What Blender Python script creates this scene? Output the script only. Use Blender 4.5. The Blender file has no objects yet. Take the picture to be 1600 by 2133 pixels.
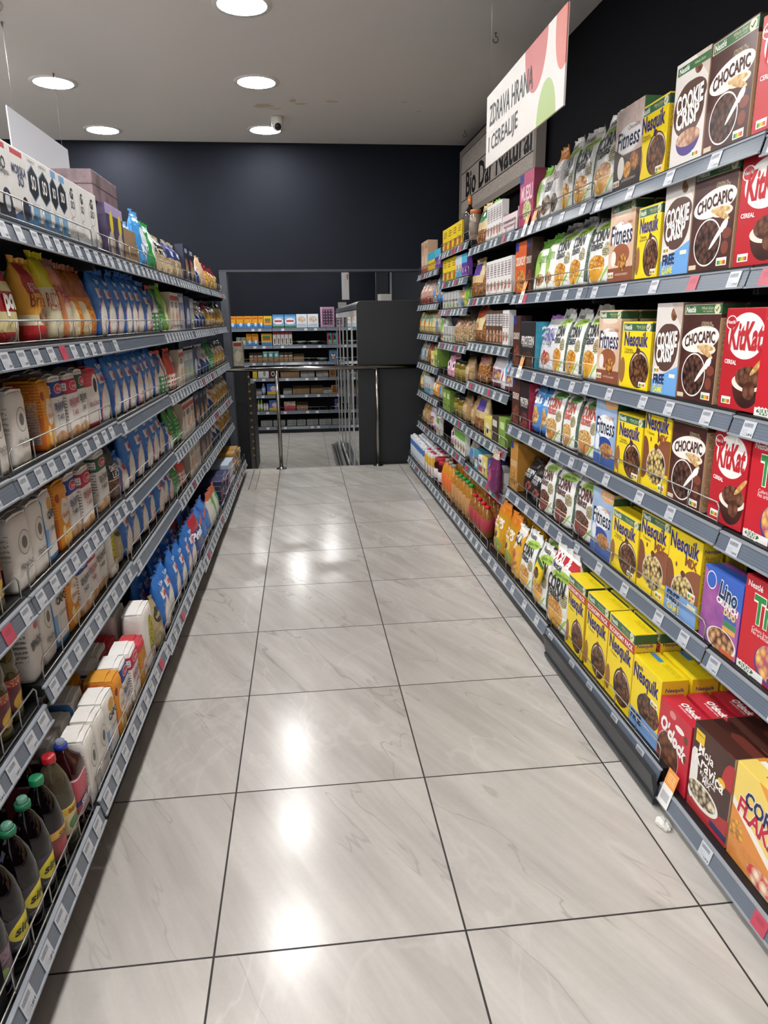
import bpy, bmesh, math, random
from mathutils import Vector, Matrix, noise
random.seed(11)
S = bpy.context.scene
COL = S.collection

# ------------------------------------------------------------------ camera, world, exposure
def cam_axes(pitch, yaw, roll):
    cy, sy, cp, sp, cr, sr = math.cos(yaw), math.sin(yaw), math.cos(pitch), math.sin(pitch), math.cos(roll), math.sin(roll)
    Rz = Matrix(((cy, -sy, 0), (sy, cy, 0), (0, 0, 1)))
    Rx = Matrix(((1, 0, 0), (0, cp, -sp), (0, sp, cp)))
    Ry = Matrix(((cr, 0, sr), (0, 1, 0), (-sr, 0, cr)))
    return Rz @ Rx @ Ry
A = cam_axes(-0.266143, -0.1098695, 0.0125119)
cam = bpy.data.cameras.new('camera')
cam.sensor_fit = 'HORIZONTAL'
cam.sensor_width = 36.0
cam.lens = 36.0 * 1475.83 / 1600.0
cam.clip_start = 0.05
co = bpy.data.objects.new('camera', cam)
COL.objects.link(co)
r_, f_, u_ = A.col[0], A.col[1], A.col[2]
co.matrix_world = Matrix(((r_.x, u_.x, -f_.x, 0), (r_.y, u_.y, -f_.y, 0), (r_.z, u_.z, -f_.z, 1.43401), (0, 0, 0, 1)))
S.camera = co
wd = bpy.data.worlds.new('world')
S.world = wd
wd.use_nodes = True
wd.node_tree.nodes['Background'].inputs[0].default_value = (0.95, 0.97, 1.0, 1)
wd.node_tree.nodes['Background'].inputs[1].default_value = 0.58
LAMP = 80.0
S.view_settings.view_transform = 'Standard'
S.view_settings.look = 'None'
S.view_settings.gamma = 1.0
S.view_settings.exposure = 0.6
S.view_settings.use_curve_mapping = False
S.cycles.use_denoising = True
S.cycles.max_bounces = 7
S.cycles.diffuse_bounces = 4
S.cycles.glossy_bounces = 3
S.cycles.transmission_bounces = 5
S.cycles.sample_clamp_indirect = 4.0
S.cycles.caustics_reflective = False
S.cycles.caustics_refractive = False

# ------------------------------------------------------------------ helpers: colours, materials
def lin(h):
    h = h.lstrip('#')
    out = []
    for i in (0, 2, 4):
        c = int(h[i:i + 2], 16) / 255.0
        out.append(c / 12.92 if c <= 0.04045 else ((c + 0.055) / 1.055) ** 2.4)
    return (out[0], out[1], out[2], 1.0)

class NT:
    def __init__(s, name):
        s.mat = bpy.data.materials.new(name)
        s.mat.use_nodes = True
        s.t = s.mat.node_tree
        s.b = s.t.nodes['Principled BSDF']
    def put(s, sock, v):
        if isinstance(v, bpy.types.NodeSocket):
            s.t.links.new(v, sock)
        else:
            sock.default_value = v
    def m(s, op, a, b=None, c=None):
        n = s.t.nodes.new('ShaderNodeMath')
        n.operation = op
        for i, v in enumerate((a, b, c)):
            if v is not None:
                s.put(n.inputs[i], v)
        return n.outputs[0]
    def mix(s, f, a, b):
        n = s.t.nodes.new('ShaderNodeMix')
        n.data_type = 'RGBA'
        s.put(n.inputs[0], f)
        s.put(n.inputs[6], a)
        s.put(n.inputs[7], b)
        return n.outputs[2]
    def coord(s):
        n = s.t.nodes.new('ShaderNodeTexCoord')
        x = s.t.nodes.new('ShaderNodeSeparateXYZ')
        s.t.links.new(n.outputs['Object'], x.inputs[0])
        return n.outputs['Object'], x.outputs[0], x.outputs[1], x.outputs[2]
    def noise(s, vec, scale, detail=2.0, rough=0.5, dist=0.0):
        n = s.t.nodes.new('ShaderNodeTexNoise')
        s.put(n.inputs['Vector'], vec)
        n.inputs['Scale'].default_value = scale
        n.inputs['Detail'].default_value = detail
        n.inputs['Roughness'].default_value = rough
        n.inputs['Distortion'].default_value = dist
        return n.outputs[0]
    def voro(s, vec, scale):
        n = s.t.nodes.new('ShaderNodeTexVoronoi')
        s.put(n.inputs['Vector'], vec)
        n.inputs['Scale'].default_value = scale
        return n.outputs['Distance'], n.outputs['Color']
    def bump(s, h, strength, dist=0.002):
        n = s.t.nodes.new('ShaderNodeBump')
        n.inputs['Strength'].default_value = strength
        n.inputs['Distance'].default_value = dist
        s.put(n.inputs['Height'], h)
        s.t.links.new(n.outputs[0], s.b.inputs['Normal'])

PL = {}
def plain(h, rough=0.5, metal=0.0, emit=0.0, trans=0.0, spec=0.5, coat=0.0, ior=1.45):
    key = (h, rough, metal, emit, trans, spec, coat)
    if key in PL:
        return PL[key]
    n = NT('flat_' + h.lstrip('#'))
    b = n.b
    b.inputs['Base Color'].default_value = lin(h)
    b.inputs['Roughness'].default_value = rough
    b.inputs['Metallic'].default_value = metal
    b.inputs['Specular IOR Level'].default_value = spec
    b.inputs['Transmission Weight'].default_value = trans
    b.inputs['Coat Weight'].default_value = coat
    b.inputs['IOR'].default_value = ior
    if emit:
        b.inputs['Emission Color'].default_value = lin(h)
        b.inputs['Emission Strength'].default_value = emit
    PL[key] = n.mat
    return n.mat

def art(name, base, layers, w, h, d, rough=0.35, bag=False, wrinkle=0.0):
    """printed packaging: flat shapes laid over each other in the thing's own coordinates"""
    n = NT(name)
    vec, x, y, z = n.coord()
    u = n.m('DIVIDE', x, w)
    v = n.m('DIVIDE', z, h)
    su = n.m('DIVIDE', y, d)
    fm = {'A': None}
    if bag:
        fm['F'] = n.m('LESS_THAN', y, -0.02 * d)
        fm['S'] = n.m('GREATER_THAN', n.m('ABSOLUTE', u), 0.455)
    else:
        fm['F'] = n.m('LESS_THAN', y, -d / 2 + 0.0015)
        fm['S'] = n.m('GREATER_THAN', n.m('ABSOLUTE', x), w / 2 - 0.0015)
    fm['T'] = n.m('GREATER_THAN', z, h - 0.0015)
    noi = None
    def colour(c):
        if ':' not in c:
            return lin(c)
        p = c.split(':')
        sc = float(p[3])
        if p[0] == 'v':
            dd, cc = n.voro(vec, sc)
            sep = n.t.nodes.new('ShaderNodeSeparateColor')
            n.t.links.new(cc, sep.inputs[0])
            f = n.m('SUBTRACT', n.m('MULTIPLY', dd, 1.55), n.m('MULTIPLY', sep.outputs[0], 0.4))
            f.node.use_clamp = True
            return n.mix(f, lin(p[1]), lin(p[2]))
        f = n.noise(vec, sc, 4.0, 0.6)
        f2 = n.m('MULTIPLY_ADD', f, 3.0, -1.0)
        f2.node.use_clamp = True
        return n.mix(f2, lin(p[1]), lin(p[2]))
    cur = colour(base)
    for L in layers:
        face, typ, p, c = L
        uu, vv = (su, v) if face == 'S' else ((u, n.m('ADD', su, 0.5)) if face == 'T' else (u, v))
        if typ in ('r', 'l', 'k'):
            a = n.m('LESS_THAN', n.m('ABSOLUTE', n.m('SUBTRACT', uu, (p[0] + p[1]) / 2)), (p[1] - p[0]) / 2)
            b = n.m('LESS_THAN', n.m('ABSOLUTE', n.m('SUBTRACT', vv, (p[2] + p[3]) / 2)), (p[3] - p[2]) / 2)
            k = n.m('MULTIPLY', a, b)
            if typ == 'l':
                st = n.m('LESS_THAN', n.m('FRACT', n.m('MULTIPLY', vv, p[4])), 0.5)
                if noi is None:
                    noi = n.m('GREATER_THAN', n.noise(vec, 160.0, 1.0), 0.42)
                k = n.m('MULTIPLY', k, n.m('MULTIPLY', st, noi))
            if typ == 'k':
                a2 = n.m('LESS_THAN', n.m('FRACT', n.m('MULTIPLY', uu, p[4])), 0.5)
                b2 = n.m('LESS_THAN', n.m('FRACT', n.m('MULTIPLY', vv, p[4] * h / w)), 0.5)
                k = n.m('MULTIPLY', k, n.m('MAXIMUM', a2, b2))
        elif typ in ('e', 'E', 'U'):
            a = n.m('DIVIDE', n.m('SUBTRACT', uu, p[0]), p[2])
            b = n.m('DIVIDE', n.m('SUBTRACT', vv, p[1]), p[3])
            k = n.m('LESS_THAN', n.m('ADD', n.m('MULTIPLY', a, a), n.m('MULTIPLY', b, b)), 1.0)
            if typ == 'E':
                k = n.m('MULTIPLY', k, n.m('LESS_THAN', vv, p[1]))
            if typ == 'U':
                k = n.m('MULTIPLY', k, n.m('GREATER_THAN', vv, p[1]))
        elif typ == 'h':
            k = n.m('GREATER_THAN', n.m('ADD', n.m('MULTIPLY', uu, p[0]), n.m('MULTIPLY', vv, p[1])), p[2])
        elif typ == 'o':   # turned ellipse, radii in widths
            dx = n.m('SUBTRACT', uu, p[0])
            dz = n.m('MULTIPLY', n.m('SUBTRACT', vv, p[1]), h / w)
            ca, sa = math.cos(p[4]), math.sin(p[4])
            a = n.m('DIVIDE', n.m('ADD', n.m('MULTIPLY', dx, ca), n.m('MULTIPLY', dz, sa)), p[2])
            b = n.m('DIVIDE', n.m('SUBTRACT', n.m('MULTIPLY', dz, ca), n.m('MULTIPLY', dx, sa)), p[3])
            k = n.m('LESS_THAN', n.m('ADD', n.m('MULTIPLY', a, a), n.m('MULTIPLY', b, b)), 1.0)
        elif typ == 'x':   # upright hexagon
            a = n.m('DIVIDE', n.m('ABSOLUTE', n.m('SUBTRACT', uu, p[0])), p[2])
            b = n.m('DIVIDE', n.m('ABSOLUTE', n.m('SUBTRACT', vv, p[1])), p[3])
            k = n.m('LESS_THAN', n.m('MAXIMUM', a, n.m('MULTIPLY_ADD', a, 0.5, b)), 1.0)
        elif typ == 's':   # slanted leaf: two ellipses crossing
            k = 1.0
            for q in (p[0:4], p[4:8]):
                a = n.m('DIVIDE', n.m('SUBTRACT', uu, q[0]), q[2])
                b = n.m('DIVIDE', n.m('SUBTRACT', vv, q[1]), q[3])
                kk = n.m('LESS_THAN', n.m('ADD', n.m('MULTIPLY', a, a), n.m('MULTIPLY', b, b)), 1.0)
                k = n.m('MULTIPLY', k, kk)
        if fm[face] is not None:
            k = n.m('MULTIPLY', k, fm[face])
        cur = n.mix(k, cur, colour(c))
    n.put(n.b.inputs['Base Color'], cur)
    n.b.inputs['Roughness'].default_value = rough
    if wrinkle:
        n.bump(n.noise(vec, 26.0, 3.0, 0.55, 0.6), wrinkle, 0.012)
    return n.mat

# ------------------------------------------------------------------ helpers: meshes and objects
class MB:
    def __init__(s):
        s.v, s.f, s.mi, s.sm = [], [], [], []
    def add(s, vs, fs, mat=0, smooth=False):
        o = len(s.v)
        s.v += [tuple(p) for p in vs]
        for f in fs:
            s.f.append([i + o for i in f])
            s.mi.append(mat)
            s.sm.append(smooth)
        return s
    def box(s, x0, x1, y0, y1, z0, z1, mat=0, bev=0.0):
        if bev <= 0:
            vs = [(x, y, z) for z in (z0, z1) for y in (y0, y1) for x in (x0, x1)]
            return s.add(vs, [(0, 2, 3, 1), (4, 5, 7, 6), (0, 1, 5, 4), (1, 3, 7, 5), (3, 2, 6, 7), (2, 0, 4, 6)], mat)
        bm = bmesh.new()
        bmesh.ops.create_cube(bm, size=1.0)
        for q in bm.verts:
            q.co = Vector(((x0 + x1) / 2 + q.co.x * (x1 - x0), (y0 + y1) / 2 + q.co.y * (y1 - y0), (z0 + z1) / 2 + q.co.z * (z1 - z0)))
        bmesh.ops.bevel(bm, geom=bm.edges[:], offset=bev, segments=2, profile=0.6, affect='EDGES')
        bm.verts.index_update()
        s.add([q.co.copy() for q in bm.verts], [[q.index for q in f.verts] for f in bm.faces], mat)
        bm.free()
        return s
    def prism(s, pts, axis, a, b, mat=0, smooth=False):
        """closed outline pts (2D) pushed along axis from a to b"""
        def P(p, t):
            return {0: (t, p[0], p[1]), 1: (p[0], t, p[1]), 2: (p[0], p[1], t)}[axis]
        k = len(pts)
        vs = [P(p, a) for p in pts] + [P(p, b) for p in pts]
        fs = [(i, (i + 1) % k, k + (i + 1) % k, k + i) for i in range(k)]
        s.add(vs, fs, mat, smooth)
        o = len(s.v) - 2 * k
        s.f += [list(range(o, o + k))[::-1], list(range(o + k, o + 2 * k))]
        s.mi += [mat, mat]
        s.sm += [False, False]
        return s
    def tube(s, path, r, k=8, mat=0, closed=False):
        path = [Vector(p) for p in path]
        n = len(path)
        rings = []
        for i, p in enumerate(path):
            if closed:
                t = path[(i + 1) % n] - path[i - 1]
            else:
                t = path[min(i + 1, n - 1)] - path[max(i - 1, 0)]
            t.normalize()
            a = t.cross(Vector((0.31, 0.17, 0.93)))
            if a.length < 0.1:
                a = t.cross(Vector((1, 0, 0)))
            a.normalize()
            b = t.cross(a)
            rr = r[i] if isinstance(r, (list, tuple)) else r
            rings.append([p + (a * math.cos(j * math.tau / k) + b * math.sin(j * math.tau / k)) * rr for j in range(k)])
        vs = [q for R in rings for q in R]
        fs = []
        for i in range(n if closed else n - 1):
            for j in range(k):
                i2 = (i + 1) % n
                fs.append((i * k + j, i * k + (j + 1) % k, i2 * k + (j + 1) % k, i2 * k + j))
        s.add(vs, fs, mat, True)
        if not closed:
            o = len(s.v) - n * k
            s.f += [list(range(o, o + k))[::-1], list(range(o + (n - 1) * k, o + n * k))]
            s.mi += [mat, mat]
            s.sm += [False, False]
        return s
    def lathe(s, prof, k=24, c=(0, 0, 0), mat=0, square=2.0, cap=True):
        vs = []
        for r, z in prof:
            for j in range(k):
                t = j * math.tau / k
                cx, sx = math.cos(t), math.sin(t)
                e = 2.0 / square
                vs.append((c[0] + r * math.copysign(abs(cx) ** e, cx), c[1] + r * math.copysign(abs(sx) ** e, sx), c[2] + z))
        n = len(prof)
        fs = [(i * k + j, i * k + (j + 1) % k, (i + 1) * k + (j + 1) % k, (i + 1) * k + j) for i in range(n - 1) for j in range(k)]
        s.add(vs, fs, mat, True)
        if not cap:
            return s
        o = len(s.v) - n * k
        s.f += [list(range(o, o + k))[::-1], list(range(o + (n - 1) * k, o + n * k))]
        s.mi += [mat, mat]
        s.sm += [False, False]
        return s
    def mesh(s, name, mats):
        me = bpy.data.meshes.new(name)
        me.from_pydata(s.v, [], s.f)
        me.polygons.foreach_set('material_index', s.mi)
        me.polygons.foreach_set('use_smooth', s.sm)
        for m in (mats if isinstance(mats, (list, tuple)) else [mats]):
            me.materials.append(m)
        me.update()
        return me
    def build(s, name, mats, parent=None, loc=None):
        o = bpy.data.objects.new(name, s.mesh(name, mats))
        COL.objects.link(o)
        if parent is not None:
            o.parent = parent
        if loc is not None:
            o.location = loc
        return o

def tag(o, label=None, cat=None, group=None, kind=None):
    if label:
        o['label'] = label
    if cat:
        o['category'] = cat
    if group:
        o['group'] = group
    if kind:
        o['kind'] = kind
    return o

def copy_tree(o, parent=None):
    c = o.copy()
    COL.objects.link(c)
    if parent is not None:
        c.parent = parent
    for ch in o.children:
        copy_tree(ch, c)
    return c

TC = {}
def text_geo(s, bold=0.0, shear=0.0):
    """flat outline of a line of lettering, scaled to width 1 and centred"""
    key = (s, bold, shear)
    if key in TC:
        return TC[key]
    cu = bpy.data.curves.new('t', 'FONT')
    cu.body = s
    cu.size = 1.0
    cu.offset = bold
    cu.shear = shear
    cu.resolution_u = 2
    o = bpy.data.objects.new('t', cu)
    me = bpy.data.meshes.new_from_object(o)
    vs = [(v.co.x, v.co.y) for v in me.vertices]
    fs = [list(p.vertices) for p in me.polygons]
    bpy.data.objects.remove(o)
    bpy.data.curves.remove(cu)
    bpy.data.meshes.remove(me)
    x0, x1 = min(p[0] for p in vs), max(p[0] for p in vs)
    y0, y1 = min(p[1] for p in vs), max(p[1] for p in vs)
    k = 1.0 / (x1 - x0)
    vs = [((p[0] - (x0 + x1) / 2) * k, (p[1] - (y0 + y1) / 2) * k) for p in vs]
    TC[key] = (vs, fs, (y1 - y0) * k)
    return TC[key]

# ------------------------------------------------------------------ the room
CEIL = 3.02
def floor_mat(name, ox, oy):
    n = NT(name)
    vec, x, y, z = n.coord()
    tx = n.m('DIVIDE', n.m('SUBTRACT', x, ox), 0.6)
    ty = n.m('DIVIDE', n.m('SUBTRACT', y, oy), 0.6)
    fx, fy = n.m('FRACT', tx), n.m('FRACT', ty)
    g = 0.0026 / 0.6
    ex = n.m('MINIMUM', fx, n.m('SUBTRACT', 1.0, fx))
    ey = n.m('MINIMUM', fy, n.m('SUBTRACT', 1.0, fy))
    grout = n.m('LESS_THAN', n.m('MINIMUM', ex, ey), g)
    cb = n.t.nodes.new('ShaderNodeCombineXYZ')
    n.put(cb.inputs[0], n.m('FLOOR', tx))
    n.put(cb.inputs[1], n.m('FLOOR', ty))
    wn = n.t.nodes.new('ShaderNodeTexWhiteNoise')
    wn.noise_dimensions = '2D'
    n.t.links.new(cb.outputs[0], wn.inputs['Vector'])
    # each tile shows another cut of the stone: shift the pattern per tile
    va = n.t.nodes.new('ShaderNodeVectorMath')
    va.operation = 'MULTIPLY_ADD'
    n.t.links.new(wn.outputs['Color'], va.inputs[0])
    va.inputs[1].default_value = (7, 7, 7)
    n.t.links.new(vec, va.inputs[2])
    def turned(deg, sx, sy):
        q = n.t.nodes.new('ShaderNodeMapping')
        q.inputs['Rotation'].default_value = (0, 0, math.radians(deg))
        n.t.links.new(va.outputs[0], q.inputs['Vector'])
        q2 = n.t.nodes.new('ShaderNodeMapping')
        q2.inputs['Scale'].default_value = (sx, sy, 1.0)
        n.t.links.new(q.outputs[0], q2.inputs['Vector'])
        return q2.outputs[0]
    streak = n.noise(turned(-27, 9.0, 0.8), 1.5, 6.0, 0.62, 0.35)
    wide = n.noise(turned(-27, 3.0, 0.7), 1.3, 3.0, 0.5, 0.5)
    cloud = n.noise(va.outputs[0], 2.2, 5.0, 0.6)
    fine = n.noise(va.outputs[0], 60.0, 4.0, 0.7)
    vein = n.noise(turned(-30, 2.6, 0.55), 1.2, 4.0, 0.5, 0.5)
    vd = n.m('ABSOLUTE', n.m('SUBTRACT', vein, 0.5))
    crack = n.m('SUBTRACT', 1.0, n.m('MULTIPLY', vd, 190.0))
    crack.node.use_clamp = True
    v2 = n.noise(turned(-8, 1.5, 0.8), 1.0, 5.0, 0.6, 0.6)
    white = n.m('SUBTRACT', 1.0, n.m('MULTIPLY', n.m('ABSOLUTE', n.m('SUBTRACT', v2, 0.55)), 70.0))
    white.node.use_clamp = True
    t = n.m('MULTIPLY_ADD', streak, 1.7, n.m('MULTIPLY_ADD', wide, 1.3, n.m('MULTIPLY_ADD', cloud, 0.5, -1.25)))
    t.node.use_clamp = True
    c = n.mix(t, lin('#aaa59f'), lin('#c9c5bf'))
    c = n.mix(n.m('MULTIPLY', n.m('SUBTRACT', fine, 0.4), 0.25), c, lin('#8d8984'))
    c = n.mix(n.m('MULTIPLY', white, n.m('MULTIPLY', cloud, 0.4)), c, lin('#d8d5d0'))
    c = n.mix(n.m('MULTIPLY', crack, n.m('MULTIPLY', cloud, 0.75)), c, lin('#858078'))
    c = n.mix(grout, c, lin('#2c2826'))
    n.put(n.b.inputs['Base Color'], c)
    rg = n.m('MULTIPLY_ADD', cloud, 0.06, 0.165)
    n.put(n.b.inputs['Roughness'], n.m('ADD', rg, n.m('MULTIPLY', grout, 0.5)))
    n.b.inputs['Specular IOR Level'].default_value = 0.5
    h = n.m('MULTIPLY_ADD', grout, -1.0, n.m('MULTIPLY', fine, 0.06))
    n.bump(h, 0.2, 0.0015)
    return n.mat
def wall_mat(name, c1, c2, rough=0.62):
    n = NT(name)
    vec, x, y, z = n.coord()
    f = n.noise(vec, 1.3, 4.0, 0.6)
    n.put(n.b.inputs['Base Color'], n.mix(f, lin(c1), lin(c2)))
    n.b.inputs['Roughness'].default_value = rough
    n.b.inputs['Specular IOR Level'].default_value = 0.06
    n.bump(n.noise(vec, 160.0, 3.0), 0.06, 0.001)
    return n.mat
def ceil_mat():
    n = NT('ceiling_paint')
    vec, x, y, z = n.coord()
    c = n.mix(n.noise(vec, 0.8, 3.0), lin('#dedad6'), lin('#e6e2de'))
    wob = n.noise(vec, 22.0, 4.0, 0.6)
    wob2 = n.noise(vec, 60.0, 3.0, 0.6)
    for (sx, sy, rx, ry, s, col) in ((-0.22, 6.12, .095, .05, 1, '#c6b38f'), (-0.13, 6.19, .05, .025, 1, '#ccbca0'), (0.01, 5.97, .028, .06, 1, '#bda478'), (0.07, 6.05, .05, .03, 1, '#c8b48c'), (0.30, 5.98, .06, .03, 1, '#cbb99a'), (0.85, 5.95, .03, .02, 1, '#c8bca8'), (1.0, 6.2, .03, .015, 1, '#c8bca8')):
        a = n.m('DIVIDE', n.m('SUBTRACT', x, sx), rx)
        b = n.m('DIVIDE', n.m('SUBTRACT', y, sy), ry)
        r = n.m('ADD', n.m('MULTIPLY', a, a), n.m('MULTIPLY', b, b))
        k = n.m('LESS_THAN', n.m('ADD', r, n.m('MULTIPLY', n.m('SUBTRACT', wob, 0.5), 3.0)), 0.8)
        c = n.mix(n.m('MULTIPLY', k, n.m('MULTIPLY_ADD', wob2, 0.7, 0.35)), c, lin(col))
    n.put(n.b.inputs['Base Color'], c)
    n.b.inputs['Roughness'].default_value = 0.75
    n.bump(n.noise(vec, 120.0, 3.0), 0.05, 0.001)
    return n.mat
def struct(name, mb, mat, kind='structure'):
    return tag(mb.build(name, mat), kind=kind)

NAVY = wall_mat('charcoal_navy_paint', '#1d1f26', '#23262e')
DARK = wall_mat('near_black_paint', '#090a0f', '#0c0d12')
struct('floor', MB().box(-6, 3.2, -4, 7.05, -0.53, 0), floor_mat('stone_tile', -0.263, 1.362))
struct('floor_lower', MB().box(-6, 5.0, 7.05, 16, -0.65, -0.53), floor_mat('stone_tile_lower', -0.28, 9.4))
struct('ceiling', MB().box(-6, 3.2, -4, 7.42, CEIL, CEIL + 0.1), ceil_mat())
struct('ceiling_lower_room', MB().box(-6, 5.0, 7.42, 16, 2.75, 2.85), plain('#8f8c8a', 0.8))
struct('wall_right', MB().box(1.63, 1.75, -4, 7.42, -0.53, CEIL), DARK)
struct('wall_left', MB().box(-6, -5.9, 7.3, 16, -0.53, 2.85), NAVY)
bk = MB().box(-6, 1.63, 7.30, 7.42, 1.90, CEIL)
bk.box(-6, -0.76, 7.30, 7.42, -0.53, 1.90)
struct('wall_back', bk, NAVY)
struct('trim_1', MB().box(-0.76, -0.69, 7.28, 7.45, -0.53, 1.885), plain('#3d4048', 0.5))
struct('trim_2', MB().box(-0.76, 1.63, 7.285, 7.44, 1.885, 1.905), plain('#33363e', 0.5))
struct('wall_lower_back', MB().box(-6, 5.0, 13.3, 13.4, -0.53, 2.75), NAVY)
struct('wall_lower_side', MB().box(1.09, 4.0, 10.55, 10.65, -0.53, 2.75), plain('#2b2e35', 0.6))
struct('wall_lower_right', MB().box(4.0, 4.1, 7.42, 13.3, -0.53, 2.75), NAVY)
struct('trim_3', MB().box(-0.52, -0.512, 6.17, 7.05, 0.0, 0.003).box(-0.46, -0.452, 6.17, 7.05, 0.0, 0.003), plain('#8b8882', 0.35, 0.8))
struct('trim_4', MB().box(-6, 1.63, 7.03, 7.055, -0.02, 0.003), plain('#9b968c', 0.4))

# ------------------------------------------------------------------ lamps, dome camera, hooks
lm = NT('downlight_diffuser')
lm.b.inputs['Base Color'].default_value = (0.9, 0.9, 0.9, 1)
lm.b.inputs['Emission Color'].default_value = (1.0, 0.985, 0.965, 1)
lm.b.inputs['Emission Strength'].default_value = LAMP
def make_lamp():
    o = MB().lathe([(0.128, -0.004), (0.152, -0.004), (0.155, 0.0), (0.155, 0.004), (0.128, 0.004), (0.128, -0.004)], 40, cap=False).build('ceiling_downlight', plain('#e6e4e0', 0.35))
    MB().lathe([(0.0005, -0.003), (0.128, -0.003), (0.128, 0.002), (0.0005, 0.002)], 40).build('diffuser', lm.mat, o)
    return o
LP = [(-0.235, 4.295), (-0.235, 5.547), (-0.235, 6.83), (-1.61, 5.655), (-1.61, 6.914)]
LL = ['round lit downlight cut by the top edge of the photo', 'round lit downlight just before the brown ceiling stains', 'round lit downlight right behind the dome camera', 'round lit downlight nearest above the blank white sign', 'round lit downlight by the wall past the blank white sign']
LX = [(-0.235, y) for y in (3.03, 1.76, 0.49, -0.78, -2.05, -3.3)] + [(-1.61, y) for y in (4.37, 3.1, 1.83, 0.56, -0.7, -2.0, -3.3)] + [(-3.0, y) for y in (6.6, 5.2, 3.9, 2.6, 1.3, -0.5, -2.2)]
lamp0 = make_lamp()
for i, (x, y) in enumerate(LP + LX):
    o = lamp0 if i == 0 else copy_tree(lamp0)
    o.location = (x, y, CEIL - 0.004)
    tag(o, LL[i] if i < 5 else 'round lit downlight out of the photo, further back over the shop floor', 'ceiling light', 'round downlights in the ceiling')
for i, (x, y) in enumerate(((-0.2, 9.0), (-0.2, 11.6), (-2.4, 9.0), (-2.4, 11.6), (2.6, 9.2), (0.4, 12.4), (-1.0, 12.4))):
    o = copy_tree(lamp0)
    o.location = (x, y, 2.746)
    tag(o, 'round lit downlight hidden above the lower room beyond the railing', 'ceiling light', 'round downlights of the lower room')

o = MB().lathe([(0.001, 0), (0.05, 0), (0.052, -0.012), (0.05, -0.03), (0.047, -0.055), (0.042, -0.075), (0.03, -0.095), (0.012, -0.105), (0.001, -0.107)], 28).build('dome_camera', plain('#d9d6cf', 0.35))
o.location = (-0.122, 6.416, CEIL)
MB().lathe([(0.001, 0.001), (0.026, 0.001), (0.026, 0.006), (0.018, 0.014), (0.001, 0.018)], 20).build('camera_lens', plain('#0b0b0d', 0.08), o, (0.005, -0.034, -0.078)).rotation_euler = (math.radians(118), 0, 0)
tag(o, 'white dome security camera with black lens under the ceiling', 'camera')

def hook(x, y, label):
    pts = [(0, 0, 0), (0, 0, -0.02)] + [(0.016 * math.sin(t), 0, -0.036 + 0.016 * math.cos(t)) for t in [i * 0.45 for i in range(0, 12)]]
    o = MB().tube(pts, 0.0028, 6).build('ceiling_hook', plain('#6c6a68', 0.35, 0.8))
    MB().lathe([(0.001, 0), (0.008, 0), (0.008, -0.003), (0.001, -0.003)], 10).build('hook_plate', plain('#8b8986', 0.4, 0.6), o)
    o.location = (x, y, CEIL)
    tag(o, label, 'hook', 'bare metal hooks in the ceiling')
hook(1.188, 4.569, 'bare metal ceiling hook nearest the camera, above the hanging health food sign')
hook(1.50, 6.75, 'bare metal ceiling hook by the corner above the wooden sign')

# ------------------------------------------------------------------ signs
def lettering(name, parent, items, front, mats_of):
    """items: (string, cx, cz, width, colour, opts) laid on the surface y = front(x, z)"""
    mb, mats, idx = MB(), [], {}
    for (s, cx, cz, tw, col, o) in items:
        vs, fs, hh = text_geo(s, o.get('b', 0.0), o.get('sh', 0.0))
        if col not in idx:
            idx[col] = len(mats)
            mats.append(mats_of(col))
        ca, sa = math.cos(o.get('rot', 0.0)), math.sin(o.get('rot', 0.0))
        sy = o.get('sy', 1.0)
        if 'th' in o:
            sy = o['th'] / (hh * tw)
        arc = o.get('arc', 0.0)
        out = []
        for (px, py) in vs:
            X, Z = px * tw, py * tw * sy + arc * (0.25 - px * px) * tw
            X, Z = cx + X * ca - Z * sa, cz + X * sa + Z * ca
            fc = o.get('face', 'F')
            if fc == 'F':
                out.append((X, front(X, Z) - o.get('off', 0.0007), Z))
            elif fc == 'R':
                out.append((o['at'] + 0.0006, X, Z))
            elif fc == 'L':
                out.append((o['at'] - 0.0006, -X, Z))
            else:
                out.append((X, Z, o['at'] + 0.0006))
        mb.add(out, fs, idx[col])
    return mb.build(name, mats, parent)

def flatfill(h):
    return plain(h, 0.55)
INK = '#14161b'
sg = MB().box(-0.487, 0.487, -0.003, 0.003, 0.0, 0.283)
def sign_art():
    n = NT('printed_sign_board')
    vec, x, y, z = n.coord()
    c = lin('#b9b4af')
    for (cx, cz, rx, rz, col) in ((0.185, 0.285, 0.125, 0.165, '#a03a38'), (0.46, 0.245, 0.075, 0.135, '#ac4a38'), (0.315, -0.01, 0.10, 0.135, '#82984a')):
        a = n.m('DIVIDE', n.m('SUBTRACT', x, cx), rx)
        b = n.m('DIVIDE', n.m('SUBTRACT', z, cz), rz)
        k = n.m('LESS_THAN', n.m('ADD', n.m('MULTIPLY', a, a), n.m('MULTIPLY', b, b)), 1.0)
        k = n.m('MULTIPLY', k, n.m('LESS_THAN', y, 0.0))
        c = n.mix(k, c, lin(col))
    n.put(n.b.inputs['Base Color'], c)
    n.b.inputs['Roughness'].default_value = 0.45
    return n.mat
o = sg.build('hanging_sign', sign_art())
o.location = (0.85, 2.888, 2.074)
o.rotation_euler = (0, 0, -math.pi / 2)
lettering('lettering', o, [('ZDRAVA HRANA', -0.135, 0.185, 0.60, INK, {'th': 0.08, 'b': 0.018, 'rot': -0.03}), ('I CEREALIJE', -0.225, 0.075, 0.43, INK, {'th': 0.08, 'b': 0.018})], lambda x, z: -0.003, flatfill)
MB().tube([(-0.45, 0, 0.28), (-0.45, 0, CEIL - 2.074)], 0.0008, 5).build('wire', plain('#9a9a9a', 0.3, 0.8), o)
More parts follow.
